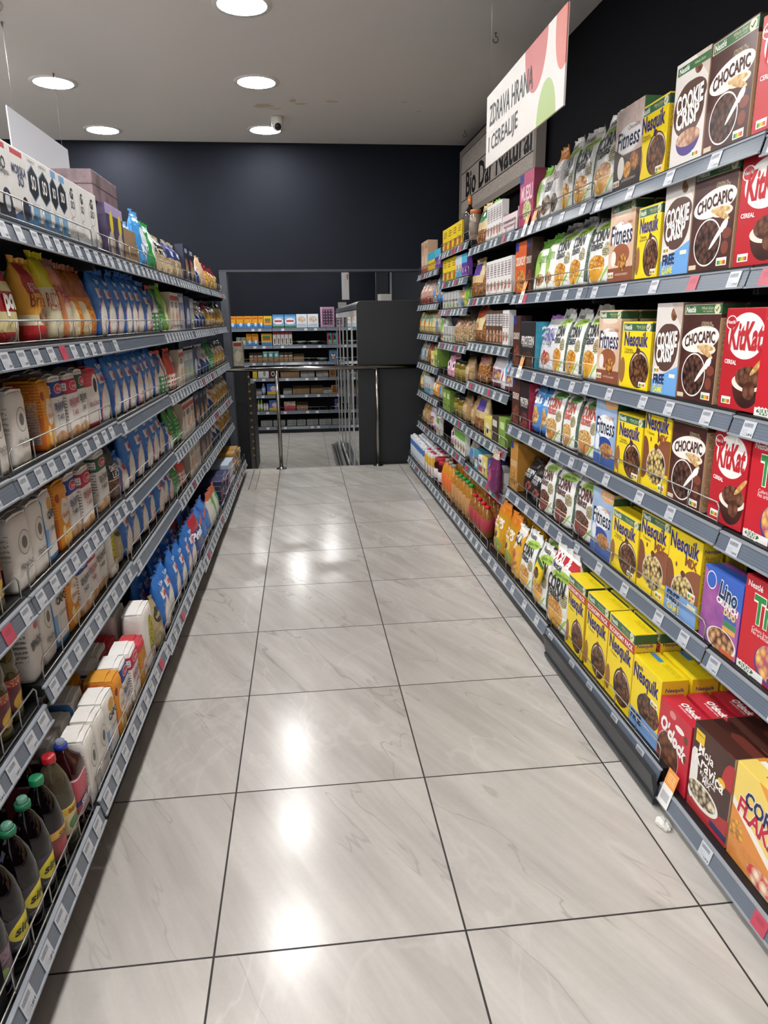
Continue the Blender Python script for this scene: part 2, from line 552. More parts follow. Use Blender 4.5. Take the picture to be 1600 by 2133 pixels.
MB().tube([(0.45, 0, 0.28), (0.45, 0, CEIL - 2.074)], 0.0008, 5).build('wire', plain('#9a9a9a', 0.3, 0.8), o)
tag(o, 'white hanging sign reading ZDRAVA HRANA I CEREALIJE with red and green shapes', 'sign')
o = MB().box(-0.53, 0.53, -0.003, 0.003, 0.0, 0.285).build('hanging_sign', plain('#c9cad2', 0.5))
o.location = (-1.55, 5.05, 2.30)
o.rotation_euler = (0, 0, math.pi / 2)
for sx in (-0.42, 0.42):
    MB().tube([(sx, 0, 0.28), (sx, 0, CEIL - 2.30)], 0.001, 5).build('wire', plain('#b5b5b5', 0.3, 0.8), o)
    MB().tube([(sx + 0.012 * math.cos(t), 0, CEIL - 2.30 - 0.012 + 0.012 * math.sin(t)) for t in [i * 0.6 for i in range(10)]], 0.0025, 5).build('hook', plain('#6c6a68', 0.35, 0.8), o)
tag(o, 'blank white hanging sign above the left shelving', 'sign')

def wood_mat():
    n = NT('printed_wood_grain')
    vec, x, y, z = n.coord()
    mp = n.t.nodes.new('ShaderNodeMapping')
    mp.inputs['Scale'].default_value = (3.0, 1.0, 26.0)
    n.t.links.new(vec, mp.inputs['Vector'])
    g = n.noise(mp.outputs[0], 2.2, 6.0, 0.6, 1.6)
    k = n.m('SUBTRACT', 1.0, n.m('MULTIPLY', n.m('ABSOLUTE', n.m('SUBTRACT', n.m('FRACT', n.m('MULTIPLY', g, 7.0)), 0.5)), 5.0))
    k.node.use_clamp = True
    n.put(n.b.inputs['Base Color'], n.mix(n.m('MULTIPLY', k, 0.75), n.mix(g, lin('#c4bab0'), lin('#a89e94')), lin('#5f5750')))
    n.b.inputs['Roughness'].default_value = 0.6
    return n.mat
o = MB().box(-1.10, 1.10, -0.02, 0.03, 0.05, 0.55).build('wall_sign', wood_mat())
o.location = (1.58, 6.02, 2.33)
o.rotation_euler = (0, 0, -math.pi / 2)
fr = MB()
fr.box(-1.15, -1.10, -0.03, 0.035, 0, 0.60).box(1.10, 1.15, -0.03, 0.035, 0, 0.60).box(-1.10, 1.10, -0.03, 0.035, 0, 0.05).box(-1.10, 1.10, -0.03, 0.035, 0.55, 0.60)
fr.build('frame', plain('#8a817a', 0.6), o)
MB().box(-1.10, 1.10, -0.0215, -0.02, 0.152, 0.159).box(-1.10, 1.10, -0.0215, -0.02, 0.392, 0.399).build('ruled_line', plain('#17161a', 0.6), o)
lettering('lettering', o, [('Bio Dar Natural', 0.06, 0.272, 1.95, '#17161a', {'th': 0.215, 'b': 0.028})], lambda x, z: -0.02, flatfill)
tag(o, 'wood grain wall sign reading Bio Dar Natural in its pale frame', 'sign')

# ------------------------------------------------------------------ shelving
LB = [1.00, 1.69, 2.67, 3.72, 4.77, 5.82, 6.87]
RB = [0.70, 1.731, 2.755, 3.785, 4.815, 5.85, 6.90]
LZ = [[1.666, 1.373, 1.085, .790, .502, .192], [1.666, 1.373, 1.083, .790, .545, .203], [1.666, 1.373, 1.073, .780, .528, .185], [1.666, 1.373, 1.063, .763, .508, .158], [1.666, 1.374, 1.055, .753, .498, .140], [1.668, 1.378, 1.055, .745, .492, .130]]
RZ = [[1.838, 1.541, 1.178, .866, .514, .085], [1.848, 1.542, 1.182, .869, .518, .122], [1.856, 1.543, 1.176, .866, .510, .130], [1.862, 1.552, 1.272, 1.018, .706, .445, .125], [1.915, 1.697, 1.495, 1.243, .977, .713, .468, .120], [1.815, 1.547, 1.292, 1.027, .762, .458, .110]]
SURF = 0.010
def rail_mat(c):
    n = NT('shelf_edge_plastic')
    vec, x, y, z = n.coord()
    st = n.m('LESS_THAN', n.m('FRACT', n.m('MULTIPLY', z, 130.0)), 0.25)
    cc = n.mix(n.noise(vec, 3.0, 2.0), lin(c), lin('#6f7885'))
    n.put(n.b.inputs['Base Color'], n.mix(n.m('MULTIPLY', st, 0.35), cc, lin('#49515c')))
    n.b.inputs['Roughness'].default_value = 0.22
    n.b.inputs['Coat Weight'].default_value = 0.15
    n.b.inputs['Coat Roughness'].default_value = 0.15
    return n.mat
RAIL = {'L': rail_mat('#56606d'), 'R': rail_mat('#5a6472'), 'G': rail_mat('#53665f')}
LIP = plain('#8f959d', 0.3)
BOARD = plain('#0d0e10', 0.5)
STEEL = plain('#a7a6a2', 0.32, 0.85)
TAGM = art('price_tag_paper', '#c0c4cb', [('F', 'r', (-.4, .3, .62, .86), '#9ea2aa'), ('F', 'l', (-.42, .3, .66, .88, 26), '#5a5e68'), ('F', 'l', (-.42, .0, .1, .5, 16), '#a4a8b0')], 0.05, 0.042, 0.001, 0.35)
TAGR = art('price_tag_red', '#b6465a', [('F', 'r', (-.3, .3, .5, .8), '#a83a4e')], 0.05, 0.042, 0.001, 0.4)
TAGO = art('offer_card', '#e9e6e2', [('F', 'r', (-.5, .5, .55, 1.0), '#e79a4e'), ('F', 'l', (-.35, .35, .65, .9, 14), '#f2c79a'), ('F', 'r', (-.35, .35, .15, .38), '#b9b9bf')], 0.055, 0.11, 0.001, 0.4)
def tagmesh(m, w, h, price=None):
    mb = MB().box(-w / 2, w / 2, -0.0005, 0.0005, 0, h)
    if price:
        vs, fs, hh = text_geo(price, 0.02)
        mb.add([(w * .22 + p[0] * w * .42, -0.0009, h * .2 + p[1] * w * .42) for p in vs], fs, 1)
    return mb.mesh('price_tag', [m, plain('#33363c', 0.5)])
TAGS = {'w': [tagmesh(TAGM, 0.05, 0.042, q) for q in ('5,99 €', '2,49 €', '3,49 €', '1,89 €')], 'r': tagmesh(TAGR, 0.05, 0.042), 'o': tagmesh(TAGO, 0.055, 0.11)}
MESHC = {}
TILT = math.atan2(0.012, 0.042)
def shelf_parts(L, dep, kind):
    """local frame: front edge towards -Y at y = 0, length along X, top of the rail at z = 0"""
    key = (round(L, 3), dep, kind)
    if key in MESHC:
        return MESHC[key]
    low = 0.04 if kind == 'B' else 0.0
    bd = MB().box(-L / 2 + .002, L / 2 - .002, 0.006, dep, -0.022 - low, SURF - 0.0005 - low)
    bd.box(-L / 2 + .002, -L / 2 + .012, 0.02, dep, -0.06, -0.022).box(L / 2 - .012, L / 2 - .002, 0.02, dep, -0.06, -0.022)
    rl = MB()
    a, t = L / 2 - .003, 0.0022
    rl.prism([(0.0, 0.0), (-0.012, -0.042), (-0.012 + t, -0.0425), (t, -0.0005)], 0, -a, a, 0)
    rl.prism([(0.006, 0.0), (0.006, 0.004), (-0.003, 0.003), (-0.003, -0.002)], 0, -a, a, 1)
    rl.prism([(-0.010, -0.040), (-0.016, -0.041), (-0.016, -0.0455), (-0.009, -0.0455)], 0, -a, a, 1)
    w = MB()
    b = L / 2 - 0.03
    zt = 0.068
    w.tube([(-b, .0, SURF + .002), (-b, 0, zt - .012), (-b + .012, 0, zt), (b - .012, 0, zt), (b, 0, zt - .012), (b, 0, SURF + .002)], 0.0022, 6)
    w.tube([(-b, 0, SURF + .006), (b, 0, SURF + .006)], 0.0018, 6)
    npost = 6
    for i in range(1, npost):
        x = -b + 2 * b * i / npost
        w.tube([(x, 0, SURF + .002), (x, 0, zt)], 0.0018, 5)
    r = (bd.mesh('shelf', BOARD), rl.mesh('price_rail', [RAIL['L' if kind == 'B' else kind], LIP]), w.mesh('wire_guard', STEEL))
    MESHC[key] = r
    return r
ORD = ['top', 'second', 'third', 'fourth', 'fifth', 'sixth', 'seventh', 'eighth']
def shelf(side, bay, lev, xf, y0, y1, z, dep, kind, guard, tags, label, group):
    L = y1 - y0
    bm_, rm_, wm_ = shelf_parts(L, dep, kind)
    o = bpy.data.objects.new('shelf', bm_)
    COL.objects.link(o)
    o.location = (xf, (y0 + y1) / 2, z)
    o.rotation_euler = (0, 0, math.pi / 2 if side == 'L' else -math.pi / 2)
    tag(o, label, 'shelf', group)
    r = bpy.data.objects.new('price_rail', rm_)
    COL.objects.link(r)
    r.parent = o
    if guard:
        g = bpy.data.objects.new('wire_guard', wm_)
        COL.objects.link(g)
        g.parent = o
        g.location = (0, 0.008, 0)
    for (x, c) in tags:
        t = bpy.data.objects.new('price_tag', rnd.choice(TAGS['w']) if c == 'w' else TAGS[c])
        COL.objects.link(t)
        t.parent = r
        t.location = (x, -0.0142 if c != 'o' else -0.0155, -0.0425)
        t.rotation_euler = (-TILT, 0, 0)
    return o
rnd = random.Random(5)
bayL = ['nearest', 'second', 'third', 'fourth', 'fifth', 'farthest']
lvlL = ['top', 'second', 'third', 'fourth', 'fifth', 'bottom']
for b in range(6):
    y0, y1 = LB[b], LB[b + 1]
    for l in range(6):
        tags, x = [], -(y1 - y0) / 2 + 0.05
        dense = 0.085
        sparse = (b == 2 and l in (1, 2, 3, 4))
        if sparse:
            tags = [(-0.45, 'w')]
        else:
            while x < (y1 - y0) / 2 - 0.04:
                tags.append((x, 'r' if rnd.random() < 0.06 else 'w'))
                x += dense + rnd.random() * 0.03
        shelf('L', b, l, -0.68 if l < 5 else -0.585, y0, y1, LZ[b][l], 0.42 if l < 5 else 0.56, 'L' if l < 5 else 'B', True, tags, f'{lvlL[l]} shelf of the {bayL[b]} left bay, dark with a grey price rail', 'shelves of the left shelving')
bayR = ['nearest', 'second', 'third', 'fourth', 'fifth', 'farthest']
for b in range(6):
    y0, y1 = RB[b], RB[b + 1]
    nl = len(RZ[b])
    for l in range(nl):
        bot = l == nl - 1
        tags = []
        half = (y1 - y0) / 2
        step = 0.21 if b < 2 else (0.16 if b == 2 else 0.12)
        x = -half + 0.07
        while x < half - 0.05:
            tags.append((x + rnd.uniform(-.02, .02), 'r' if rnd.random() < (0.04 if b < 3 else 0.12) else 'w'))
            x += step * rnd.uniform(0.8, 1.25)
        if b == 2 and l < 3:
            tags += [(-0.33, 'o')] + ([(-0.22, 'o')] if l == 0 else [])
        if b == 0 and bot:
            tags = [(-0.47, 'o'), (-0.25, 'w'), (-0.02, 'r')]
        guard = (b > 2) or (b == 2) or (b == 1 and l >= 3) or False
        nm = 'bottom' if bot else ORD[l]
        shelf('R', b, l, 1.11 if not bot else 1.013, y0, y1, RZ[b][l], 0.44 if not bot else 0.58, 'R' if b < 3 else 'G', guard, tags, f'{nm} shelf of the {bayR[b]} right bay with its {"grey" if b < 3 else "green"} price rail', 'shelves of the right shelving')

KICK = plain('#2b2d31', 0.45)
def bays(side, B, xb, xk, top, word):
    for b in range(6):
        y0, y1 = B[b], B[b + 1]
        s = 1 if side == 'R' else -1
        o = bpy.data.objects.new('shelving_bay', None)
        COL.objects.link(o)
        ym = (y0 + y1) / 2
        o.location = (xb, ym, 0)
        h = (y1 - y0) / 2
        MB().box(min(0, s * .02), max(0, s * .02), -h + .001, h - .001, 0.0, top[b]).build('back_panel', plain('#08090a', 0.6), o)
        for yy in (-h + .012, h - .012):
            MB().box(min(0, -s * .03), max(0, -s * .03), yy - .011, yy + .011, 0.0, top[b]).build('upright', plain('#1b1c1f', 0.4, 0.3), o)
        xx = xk - xb
        if side == 'R' and b == 1:
            k = MB().box(-0.007, 0.007, -h - .01, h - .05, 0.0, 0.105).box(-0.014, -0.007, -h - .01, h - .05, 0.0, 0.02).build('plinth', plain('#23262b', 0.4), o)
            k.location = (xx - 0.035, 0, 0.018)
            k.rotation_euler = (0, math.radians(-12), 0)
        else:
            kz = 0.045 if side == 'R' and b == 0 else 0.08
            MB().box(xx - .008, xx + .008, -h + .001, h - .001, 0.004, kz).build('plinth', KICK, o)
        MB().box(min(xx + s * .01, 0), max(xx + s * .01, 0), -h + .001, -h + .006, 0.004, 0.06).build('base_side', KICK, o)
        tag(o, f'black metal shelving bay, {bayL[b]} of six along the {word} side', 'shelving', f'shelving bays on the {word} side')
bays('R', RB, 1.60, 1.04, [2.0, 2.0, 2.0, 2.02, 2.08, 2.0], 'right')
bays('L', LB, -1.155, -0.64, [1.70] * 6, 'left')

# ------------------------------------------------------------------ packaging kinds
PROF = {
    'pillow': ([(0, .43), (.08, .485), (.45, .5), (.8, .475), (.93, .45), (1, .45)], [(0, .30), (.06, .44), (.22, .5), (.5, .46), (.75, .27), (.93, .03), (1, .02)], 2.5),
    'gus': ([(0, .475), (.05, .5), (.6, .495), (.9, .47), (1, .465)], [(0, .45), (.05, .5), (.45, .49), (.7, .38), (.93, .04), (1, .02)], 4.5),
    'block': ([(0, .48), (.03, .5), (.5, .5), (.9, .495), (.975, .48), (1, .45)], [(0, .47), (.03, .5), (.5, .51), (.9, .495), (.975, .47), (1, .42)], 8.0),
}
def interp(T, v):
    for (a, x), (b, y) in zip(T, T[1:]):
        if v <= b:
            t = (v - a) / (b - a)
            t = t * t * (3 - 2 * t)
            return x + (y - x) * t
    return T[-1][1]
class Bag:
    def __init__(s, form, w, h, d, seed, amp):
        s.a, s.b, s.n = PROF[form]
        s.w, s.h, s.d, s.seed, s.amp, s.form = w, h, d, seed, amp, form
    def disp(s, x, z):
        return (noise.noise(Vector((x * 22 + s.seed, z * 17, s.seed))) + 0.5 * noise.noise(Vector((x * 50, z * 34 + s.seed, 3)))) * s.amp
    def front(s, x, z):
        v = min(max(z / s.h, 0), 1)
        aa, bb = interp(s.a, v) * s.w, interp(s.b, v) * s.d
        k = max(0.0, 1 - min(1.0, abs(x) / aa) ** s.n) ** (1 / s.n)
        return -bb * k - s.disp(x, z) * k
    def body(s):
        vmax = 1.0 if s.form == 'block' else 0.935
        nv, nu = 18, 32
        vs = []
        for i in range(nv + 1):
            v = vmax * i / nv
            if s.form == 'block' and i == nv - 1:
                v = 0.985
            aa, bb = interp(s.a, v) * s.w, interp(s.b, v) * s.d
            for j in range(nu):
                t = j * math.tau / nu + 0.001
                c, q = math.cos(t), math.sin(t)
                # even spacing along the outline
                m = max(abs(c), abs(q))
                c, q = c / m, q / m
                e = (abs(c) ** s.n + abs(q) ** s.n) ** (-1 / s.n)
                x, y = aa * c * e, bb * q * e
                D = s.disp(x, v * s.h)
                fy = -q * e
                vs.append((x * (1 + 0.4 * D / s.w * abs(c)), y - D * fy if y < 0 else y + D * abs(q) * e * 0.6, v * s.h))
        fs = [(i * nu + j, i * nu + (j + 1) % nu, (i + 1) * nu + (j + 1) % nu, (i + 1) * nu + j) for i in range(nv) for j in range(nu)]
        mb = MB().add(vs, fs, 0, True)
        mb.f += [list(range(nu))[::-1], list(range(nv * nu, nv * nu + nu))]
        mb.mi += [0, 0]
        mb.sm += [False, False]
        return mb
    def seal(s):
        mb, n, rows = MB(), 20, 4
        for side in (-1, 1):
            vs = []
            for i in range(rows + 1):
                v = 0.925 + 0.075 * i / rows
                for j in range(n + 1):
                    x = (j / n - 0.5) * 2 * interp(s.a, v) * s.w
                    y = 0.006 * math.sin(j * 1.1 + s.seed) * (i / rows) + side * (0.0012 + interp(s.b, v) * s.d * 0.3 * (1 - i / rows)) + 0.001 * math.sin(i * 3.0)
                    vs.append((x, y, v * s.h + 0.003 * math.sin(j * 0.6 + s.seed) * i / rows))
            fs = [(i * (n + 1) + j, i * (n + 1) + j + 1, (i + 1) * (n + 1) + j + 1, (i + 1) * (n + 1) + j) for i in range(rows) for j in range(n)]
            mb.add(vs, fs, 0, True)
        return mb
K = {}
HID = None
def kind(key, name, cat, desc, form, w, h, d, base, layers=(), texts=(), **o):
    K[key] = dict(name=name, cat=cat, desc=desc, form=form, w=w, h=h, d=d, base=base, layers=list(layers), texts=list(texts), o=o, proto=None, n=0)
def T(s, u, v, tw, c, **o):
    o['uv'] = (u, v, tw)
    return (s, c, o)
def hold(o):
    """a first piece lives outside the scene's list until it is copied into place"""
    return o
def make(key):
    k = K[key]
    if k['proto'] is not None:
        return k['proto']
    f, w, h, d, o = k['form'], k['w'], k['h'], k['d'], k['o']
    seed = (sum(map(ord, key)) % 97) + 0.37
    parts = []   # (name, mesh, location)
    rough = o.get('rough', 0.35 if f == 'box' else (0.7 if f == 'block' else 0.27))
    front = None
    if f == 'box':
        m = art('print_' + k['name'], k['base'], k['layers'], w, h, d, rough)
        body = MB().box(-w / 2, w / 2, -d / 2, d / 2, 0, h, 0, 0.0012).mesh(k['name'], m)
        front = lambda x, z: -d / 2
        if not o.get('plainbox'):
            fl = MB().box(-w / 2 + .002, w / 2 - .002, -d / 2 + .002, d * .1, h, h + .0007)
            parts.append(('tuck_flap', fl.mesh('tuck_flap', plain(o.get('flap') or (k['base'].split(':')[1] if ':' in k['base'] else k['base']), 0.45)), (0, 0, 0)))
    elif f in ('pillow', 'gus', 'block'):
        bg = Bag(f, w, h, d, seed, o.get('amp', 0.005 if f != 'block' else 0.0018))
        m = art('print_' + k['name'], k['base'], k['layers'], w, h, d, rough, True, 0.55 if f != 'block' else 0.3)
        body = bg.body().mesh(k['name'], m)
        front = bg.front
        if f == 'block':
            c = o.get('top', '#e6e3de')
            tp = MB()
            tp.prism([(-w * .45, h - .006), (-w * .43, h + .004), (-w * .1, h + .008), (w * .44, h + .003), (w * .45, h - .006)], 1, -d * .41, d * .42, 0)
            tp.prism([(-w * .45, h + .003), (-w * .05, h + .0095), (w * .38, h + .007), (w * .38, h + .0095), (-w * .05, h + .013), (-w * .45, h + .006)], 1, -d * .2, d * .38, 0)
            parts.append(('folded_top', tp.mesh('folded_top', plain(c, 0.7)), (0, 0, 0)))
        else:
            parts.append(('seal', bg.seal().mesh('seal', plain(o.get('seal', k['base'].split(':')[1] if ':' in k['base'] else k['base']), 0.3)), (0, 0, 0)))
    elif f in ('bottle', 'jar', 'carton'):
        R = w / 2
        prof = [(r * R, z * h) for r, z in o['prof']]
        sq = o.get('square', 2.0)
        body = MB().lathe(prof, 28, square=sq).mesh(k['name'], o['mat'] if 'mat' in o else plain(k['base'], o.get('rough', 0.12), coat=0.3))
        for (pn, pp, col, kw) in o.get('lathes', []):
            parts.append((pn, MB().lathe([(r * R, z * h) for r, z in pp], 28, square=kw.get('square', sq)).mesh(pn, art('print_' + pn, col, kw['art'], w, h, d, 0.4, True) if 'art' in kw else plain(col, kw.get('rough', 0.35), trans=kw.get('trans', 0))), (0, 0, 0)))
        lr = o.get('labr', 1.02) * R
        front = lambda x, z: -math.sqrt(max(lr * lr - x * x, 0)) if sq < 3 else -lr
    elif f == 'tray':
        m = art('print_' + k['name'], k['base'], k['layers'], w, h, d, 0.5)
        mb = MB()
        t = 0.003
        mb.box(-w / 2, w / 2, -d / 2, -d / 2 + t, 0, h * .7).box(-w / 2, w / 2, d / 2 - t, d / 2, 0, h).box(-w / 2, -w / 2 + t, -d / 2 + t, d / 2 - t, 0, h * .85).box(w / 2 - t, w / 2, -d / 2 + t, d / 2 - t, 0, h * .85).box(-w / 2, w / 2, -d / 2, d / 2, 0, t)
        body = mb.mesh(k['name'], m)
        front = lambda x, z: -d / 2
    if k['texts']:
        items = []
        for (s, c, q) in k['texts']:
            q = dict(q)
            u, v, tw = q.pop('uv')
            fc = q.get('face', 'F')
            if fc == 'F':
                q.setdefault('off', 0.0008 if f in ('box', 'tray') else 0.0022)
                items.append((s, u * w, v * h, tw * w, c, q))
            elif fc in 'RL':
                q['at'] = w / 2 if fc == 'R' else -w / 2
                items.append((s, u * d, v * h, tw * d, c, q))
            else:
                q['at'] = h + .0007
                items.append((s, u * w, v * d, tw * w, c, q))
        for fc in 'FRLT':
            part = [q for q in items if q[5].get('face', 'F') == fc]
            if part:
                lo = lettering('lettering', None, part, front, flatfill)
                parts.append(('lettering', lo.data, (0, 0, 0)))
                bpy.data.objects.remove(lo)
    k['proto'] = (body, parts)
    return k['proto']
def put(key, loc, rz, rx=0.0, sx=1.0, sz=1.0, label='', group=None, sy=1.0):
    body, parts = make(key)
    k = K[key]
    o = bpy.data.objects.new(k['name'], body)
    COL.objects.link(o)
    o.location = loc
    o.rotation_euler = (rx, 0, rz)
    o.scale = (sx, sy, sz)
    tag(o, label, k['cat'], group)
    for (n, me, l) in parts:
        c = bpy.data.objects.new(n, me)
        COL.objects.link(c)
        c.parent = o
        c.location = l
    return o

# --- shorthand for print layers
def band(v0, v1, c, f='A'):
    return (f, 'r', (-2, 2, v0, v1), c)
def nutri(u, v, s=1.0):
    a = .115 * s
    L = [('F', 'r', (u - a, u + a, v - .035 * s, v + .04 * s), '#e9e8e4')]
    for i, c in enumerate(('#2c7a4a', '#8db53f', '#e3c23a', '#dd8a35', '#c24a34')):
        x = u - .09 * s + i * .036 * s
        L.append(('F', 'r', (x, x + .036 * s, v - .025 * s, v + .012 * s), c))
    return L
GREEN = '#3f6b45'
def nband(v0=.885, v1=.985):
    return [('F', 'r', (-.47, .7, v0, v1), '#d8d2b8'), ('F', 'r', (-.455, .7, v0 + .006, v1 - .006), GREEN), ('F', 'e', (.385, (v0 + v1) / 2, .075, (v1 - v0) * .5), '#ddd7b4'), ('S', 'r', (-.5, .5, v0, v1), '#2f5236')]
def ntext(v0=.885, v1=.985):
    m = (v0 + v1) / 2
    return [T('Nestlé', -.29, m, .26, '#eef0ea', b=.02, th=.017), T('Whole Grain', .14, m + .012, .3, '#d9d7b0', sh=.2), T('No.1 Ingredient', .16, m - .022, .24, '#c7c9a2'), T('✓', .385, m, .09, '#3f6b45', b=.01)]
def bowl(cx, cv, ru, rv, rim, fill, cup=None, cu=None):
    L = []
    if cup:
        L.append(('F', 'E', (cx, cv, ru * 1.06, rv * 1.5), cup))
    L += [('F', 'e', (cx, cv, ru * 1.06, rv * 1.06), rim), ('F', 'e', (cx, cv, ru * .97, rv * .97), fill)]
    return L
FINE = ('S', 'l', (-.38, .38, .06, .84, 60), '#7d6448')
TAN = '#b79a78'
CHOC = 'v:#7a4a32:#1d0f0a:75'
BALLS = 'v:#8a5a3a:#241109:70'
FLK = 'v:#e8b85a:#b06a1c:90'
N_ = 'cereal_box'
yb = [FINE, ('S', 'r', (-.2, .3, .86, .96), '#d9b821')]
# ---- cereal cartons
kind('fitD', N_, 'cereal box', 'dark brown cereal box with pale swirl', 'box', .205, .258, .06, '#4a342c', [('F', 'U', (0, .42, .75, .75), 'n:#e9dfda:#b99a8c:9'), ('F', 'e', (0, .6, .45, .17), '#f1efee'), ('F', 'h', (-.35, -1, -.36), '#2c1d19'), ('F', 'e', (-.22, .27, .12, .14), '#e6ddd4'), ('F', 'e', (.02, .22, .13, .1), FLK), ('F', 'e', (.26, .3, .15, .12), 'v:#c98a4c:#5a2f1a:60'), ('S', 'r', (-.5, .5, 0, 1), '#4b2f25'), ('S', 'r', (-.5, .5, .85, 1), GREEN)] + nutri(-.36, .09), [T('Fitness', 0, .6, .8, '#2c3150', b=.012, sh=.15, sy=1.3), T('Chocolate', .18, .725, .4, '#8a6a5a', sh=.3), T('NUTRITIOUS ENERGY', .1, .1, .5, '#d8cfc8'), T('Nestlé', -.25, .92, .3, '#c5ccc5', b=.02)])
for kk, dsc, bg in (('fitL', 'tan cereal box with chocolate swirl', 'n:#e6cdb6:#c99d7c:6'),):
    kind(kk, N_, 'cereal box', dsc, 'box', .198, .262, .06, bg, [FINE, ('S', 'r', (-.5, .5, 0, .86), TAN), FINE, ('F', 'e', (0, .6, .42, .16), '#f3efec'), ('F', 'h', (0, -1, -.18), '#8a4f38'), ('F', 'e', (0, .34, .36, .14), '#9a5a3c'), ('F', 'e', (-.28, .3, .11, .1), '#e9e3dc'), ('F', 'e', (.1, .24, .17, .11), 'v:#d99a4a:#5a2f1a:70'), ('F', 'e', (0, .86, .34, .04), '#e9d9c6')] + nband() + nutri(-.36, .09), ntext() + [T('Fitness', 0, .6, .86, '#23294a', b=.012, sh=.12, sy=1.45), T('Chocolate', .2, .74, .42, '#b06a48', sh=.3), T('NUTRITIOUS ENERGY', .1, .09, .5, '#e8d6c6')], flap='#a88a6a')
kind('fitB', N_, 'cereal box', 'light blue cereal box with wheat flakes', 'box', .19, .262, .06, 'n:#b6cbe4:#7f9fcb:5', [('S', 'r', (-.5, .5, 0, 1), '#a89274'), FINE, ('S', 'r', (-.5, .5, .84, .95), '#2f5236'), ('F', 'e', (0, .58, .4, .17), '#eef1f5'), ('F', 'h', (0, -1, -.16), '#3d5c9a'), ('F', 'e', (0, .33, .32, .1), '#2d4a94'), ('F', 'e', (.12, .24, .3, .11), 'v:#d7a368:#8a4f2a:60'), ('F', 'e', (-.34, .33, .1, .12), '#e8ecf2'), ('F', 'e', (.22, .93, .34, .085), '#e0a563')], [T('Fitness', 0, .585, .86, '#1f2442', b=.012, sh=.12, sy=1.45), T('Original', .2, .72, .4, '#d08a58', sh=.3), T('60% LESS FAT', .22, .95, .45, '#f6ead9', b=.01), T('WHOLE WHEAT', .22, .91, .5, '#f6ead9', b=.01)], flap='#8a7a62')
NES = [('S', 'r', (-.5, .5, 0, 1), '#d9b91f'), FINE, ('F', 'e', (-.42, .26, .1, .2), '#9a6a3c')]
def nesq(extra=()):
    return NES + [('F', 'e', (.16, .3, .33, .28), '#2a2634'), ('F', 'e', (.17, .3, .3, .26), '#d9c7b6'), ('F', 'e', (.17, .28, .3, .25), BALLS), ('F', 'e', (.1, .57, .07, .045), '#5f3826')] + list(extra)
kind('nesS', N_, 'cereal box', 'small yellow cereal box with chocolate balls', 'box', .203, .222, .065, '#f1d51e', nesq() + nband(.86, .98) + nutri(.3, .08), ntext(.86, .98) + [T('Nesquik', .0, .71, .8, '#2a2a78', b=.03, sy=1.35), T('7 Vitamins,', -.22, .58, .3, '#4a4030'), T('calcium & iron', -.2, .545, .34, '#4a4030'), T('Nesquik', 0, .9, .8, '#2a2a78', b=.02, face='R')], flap='#e3c61c')
MIXL = [('F', 'e', (.42, .44, .42, .2), '#8a5238'), ('F', 'e', (-.45, .36, .2, .26), '#7d4a32'), ('F', 'e', (.04, .3, .36, .22), '#d8c9b8'), ('F', 'e', (.04, .29, .34, .21), 'v:#ead08a:#2b140c:62'), ('F', 'e', (0, .53, .07, .04), '#5f3826'), ('F', 'e', (-.22, .6, .03, .03), '#7d4a32')]
kind('mix', N_, 'cereal box', 'tall yellow cereal box with two-coloured balls', 'box', .19, .272, .065, '#f1d51e', [('S', 'r', (-.5, .5, 0, 1), '#d9b91f'), FINE] + MIXL + nband(.89, .99) + nutri(.3, .07), ntext(.89, .99) + [T('Nesquik', -.02, .78, .88, '#2a2a78', b=.03, sy=1.4), T('MIX', .22, .64, .36, '#8a4a32', b=.05), T('7 Vitamins,', -.24, .67, .3, '#4a4030')], flap='#e3c61c')
kind('mixF', N_, 'cereal box', 'yellow cereal box with blue FREE panel', 'box', .19, .27, .065, '#f1d51e', [('S', 'r', (-.5, .5, 0, 1), '#d9b91f'), FINE] + MIXL + [('F', 'h', (.0, -1, -.27), '#7aa2d8'), ('F', 'r', (.22, .46, .2, .24), '#e9e2b8')] + nutri(.3, .34), [T('Nesquik', -.02, .84, .88, '#2a2a78', b=.03, sy=1.4), T('MIX', .22, .7, .36, '#8a4a32', b=.05), T('FREE', -.22, .19, .4, '#232a4a', b=.04, sy=1.2), T('FAMILY MEMORY', -.2, .125, .44, '#e9eef6', b=.01), T('GAME', -.2, .065, .4, '#e8d84a', b=.03), T('Nesquik', 0, .9, .8, '#2a2a78', b=.02, face='R')], flap='#e3c61c')
kind('nesF', N_, 'cereal box', 'yellow cereal box with blue FREE strip', 'box', .19, .238, .085, '#f1d51e', [('S', 'r', (-.5, .5, 0, 1), '#d3ab22'), ('T', 'r', (-.5, -.14, .2, .8), '#3f86c8'), ('T', 'l', (-.05, .45, .12, .85, 26), '#b89a20')] + [('F', 'e', (.12, .4, .38, .21), '#2a2634'), ('F', 'e', (.14, .38, .36, .19), BALLS), ('F', 'e', (.02, .58, .08, .04), '#5f3826'), ('F', 'h', (.0, -1, -.24), '#7aa2d8')] + nutri(.3, .58), [T('Nesquik', -.02, .77, .88, '#2a2a78', b=.03, sy=1.4), T('Nestlé', -.28, .9, .28, '#3a3a5a', b=.02), T('FREE', -.25, .15, .38, '#232a4a', b=.04, sy=1.2), T('Nesquik', 0, .86, .7, '#2a2a78', b=.02, face='R')], flap='#e9cf20')
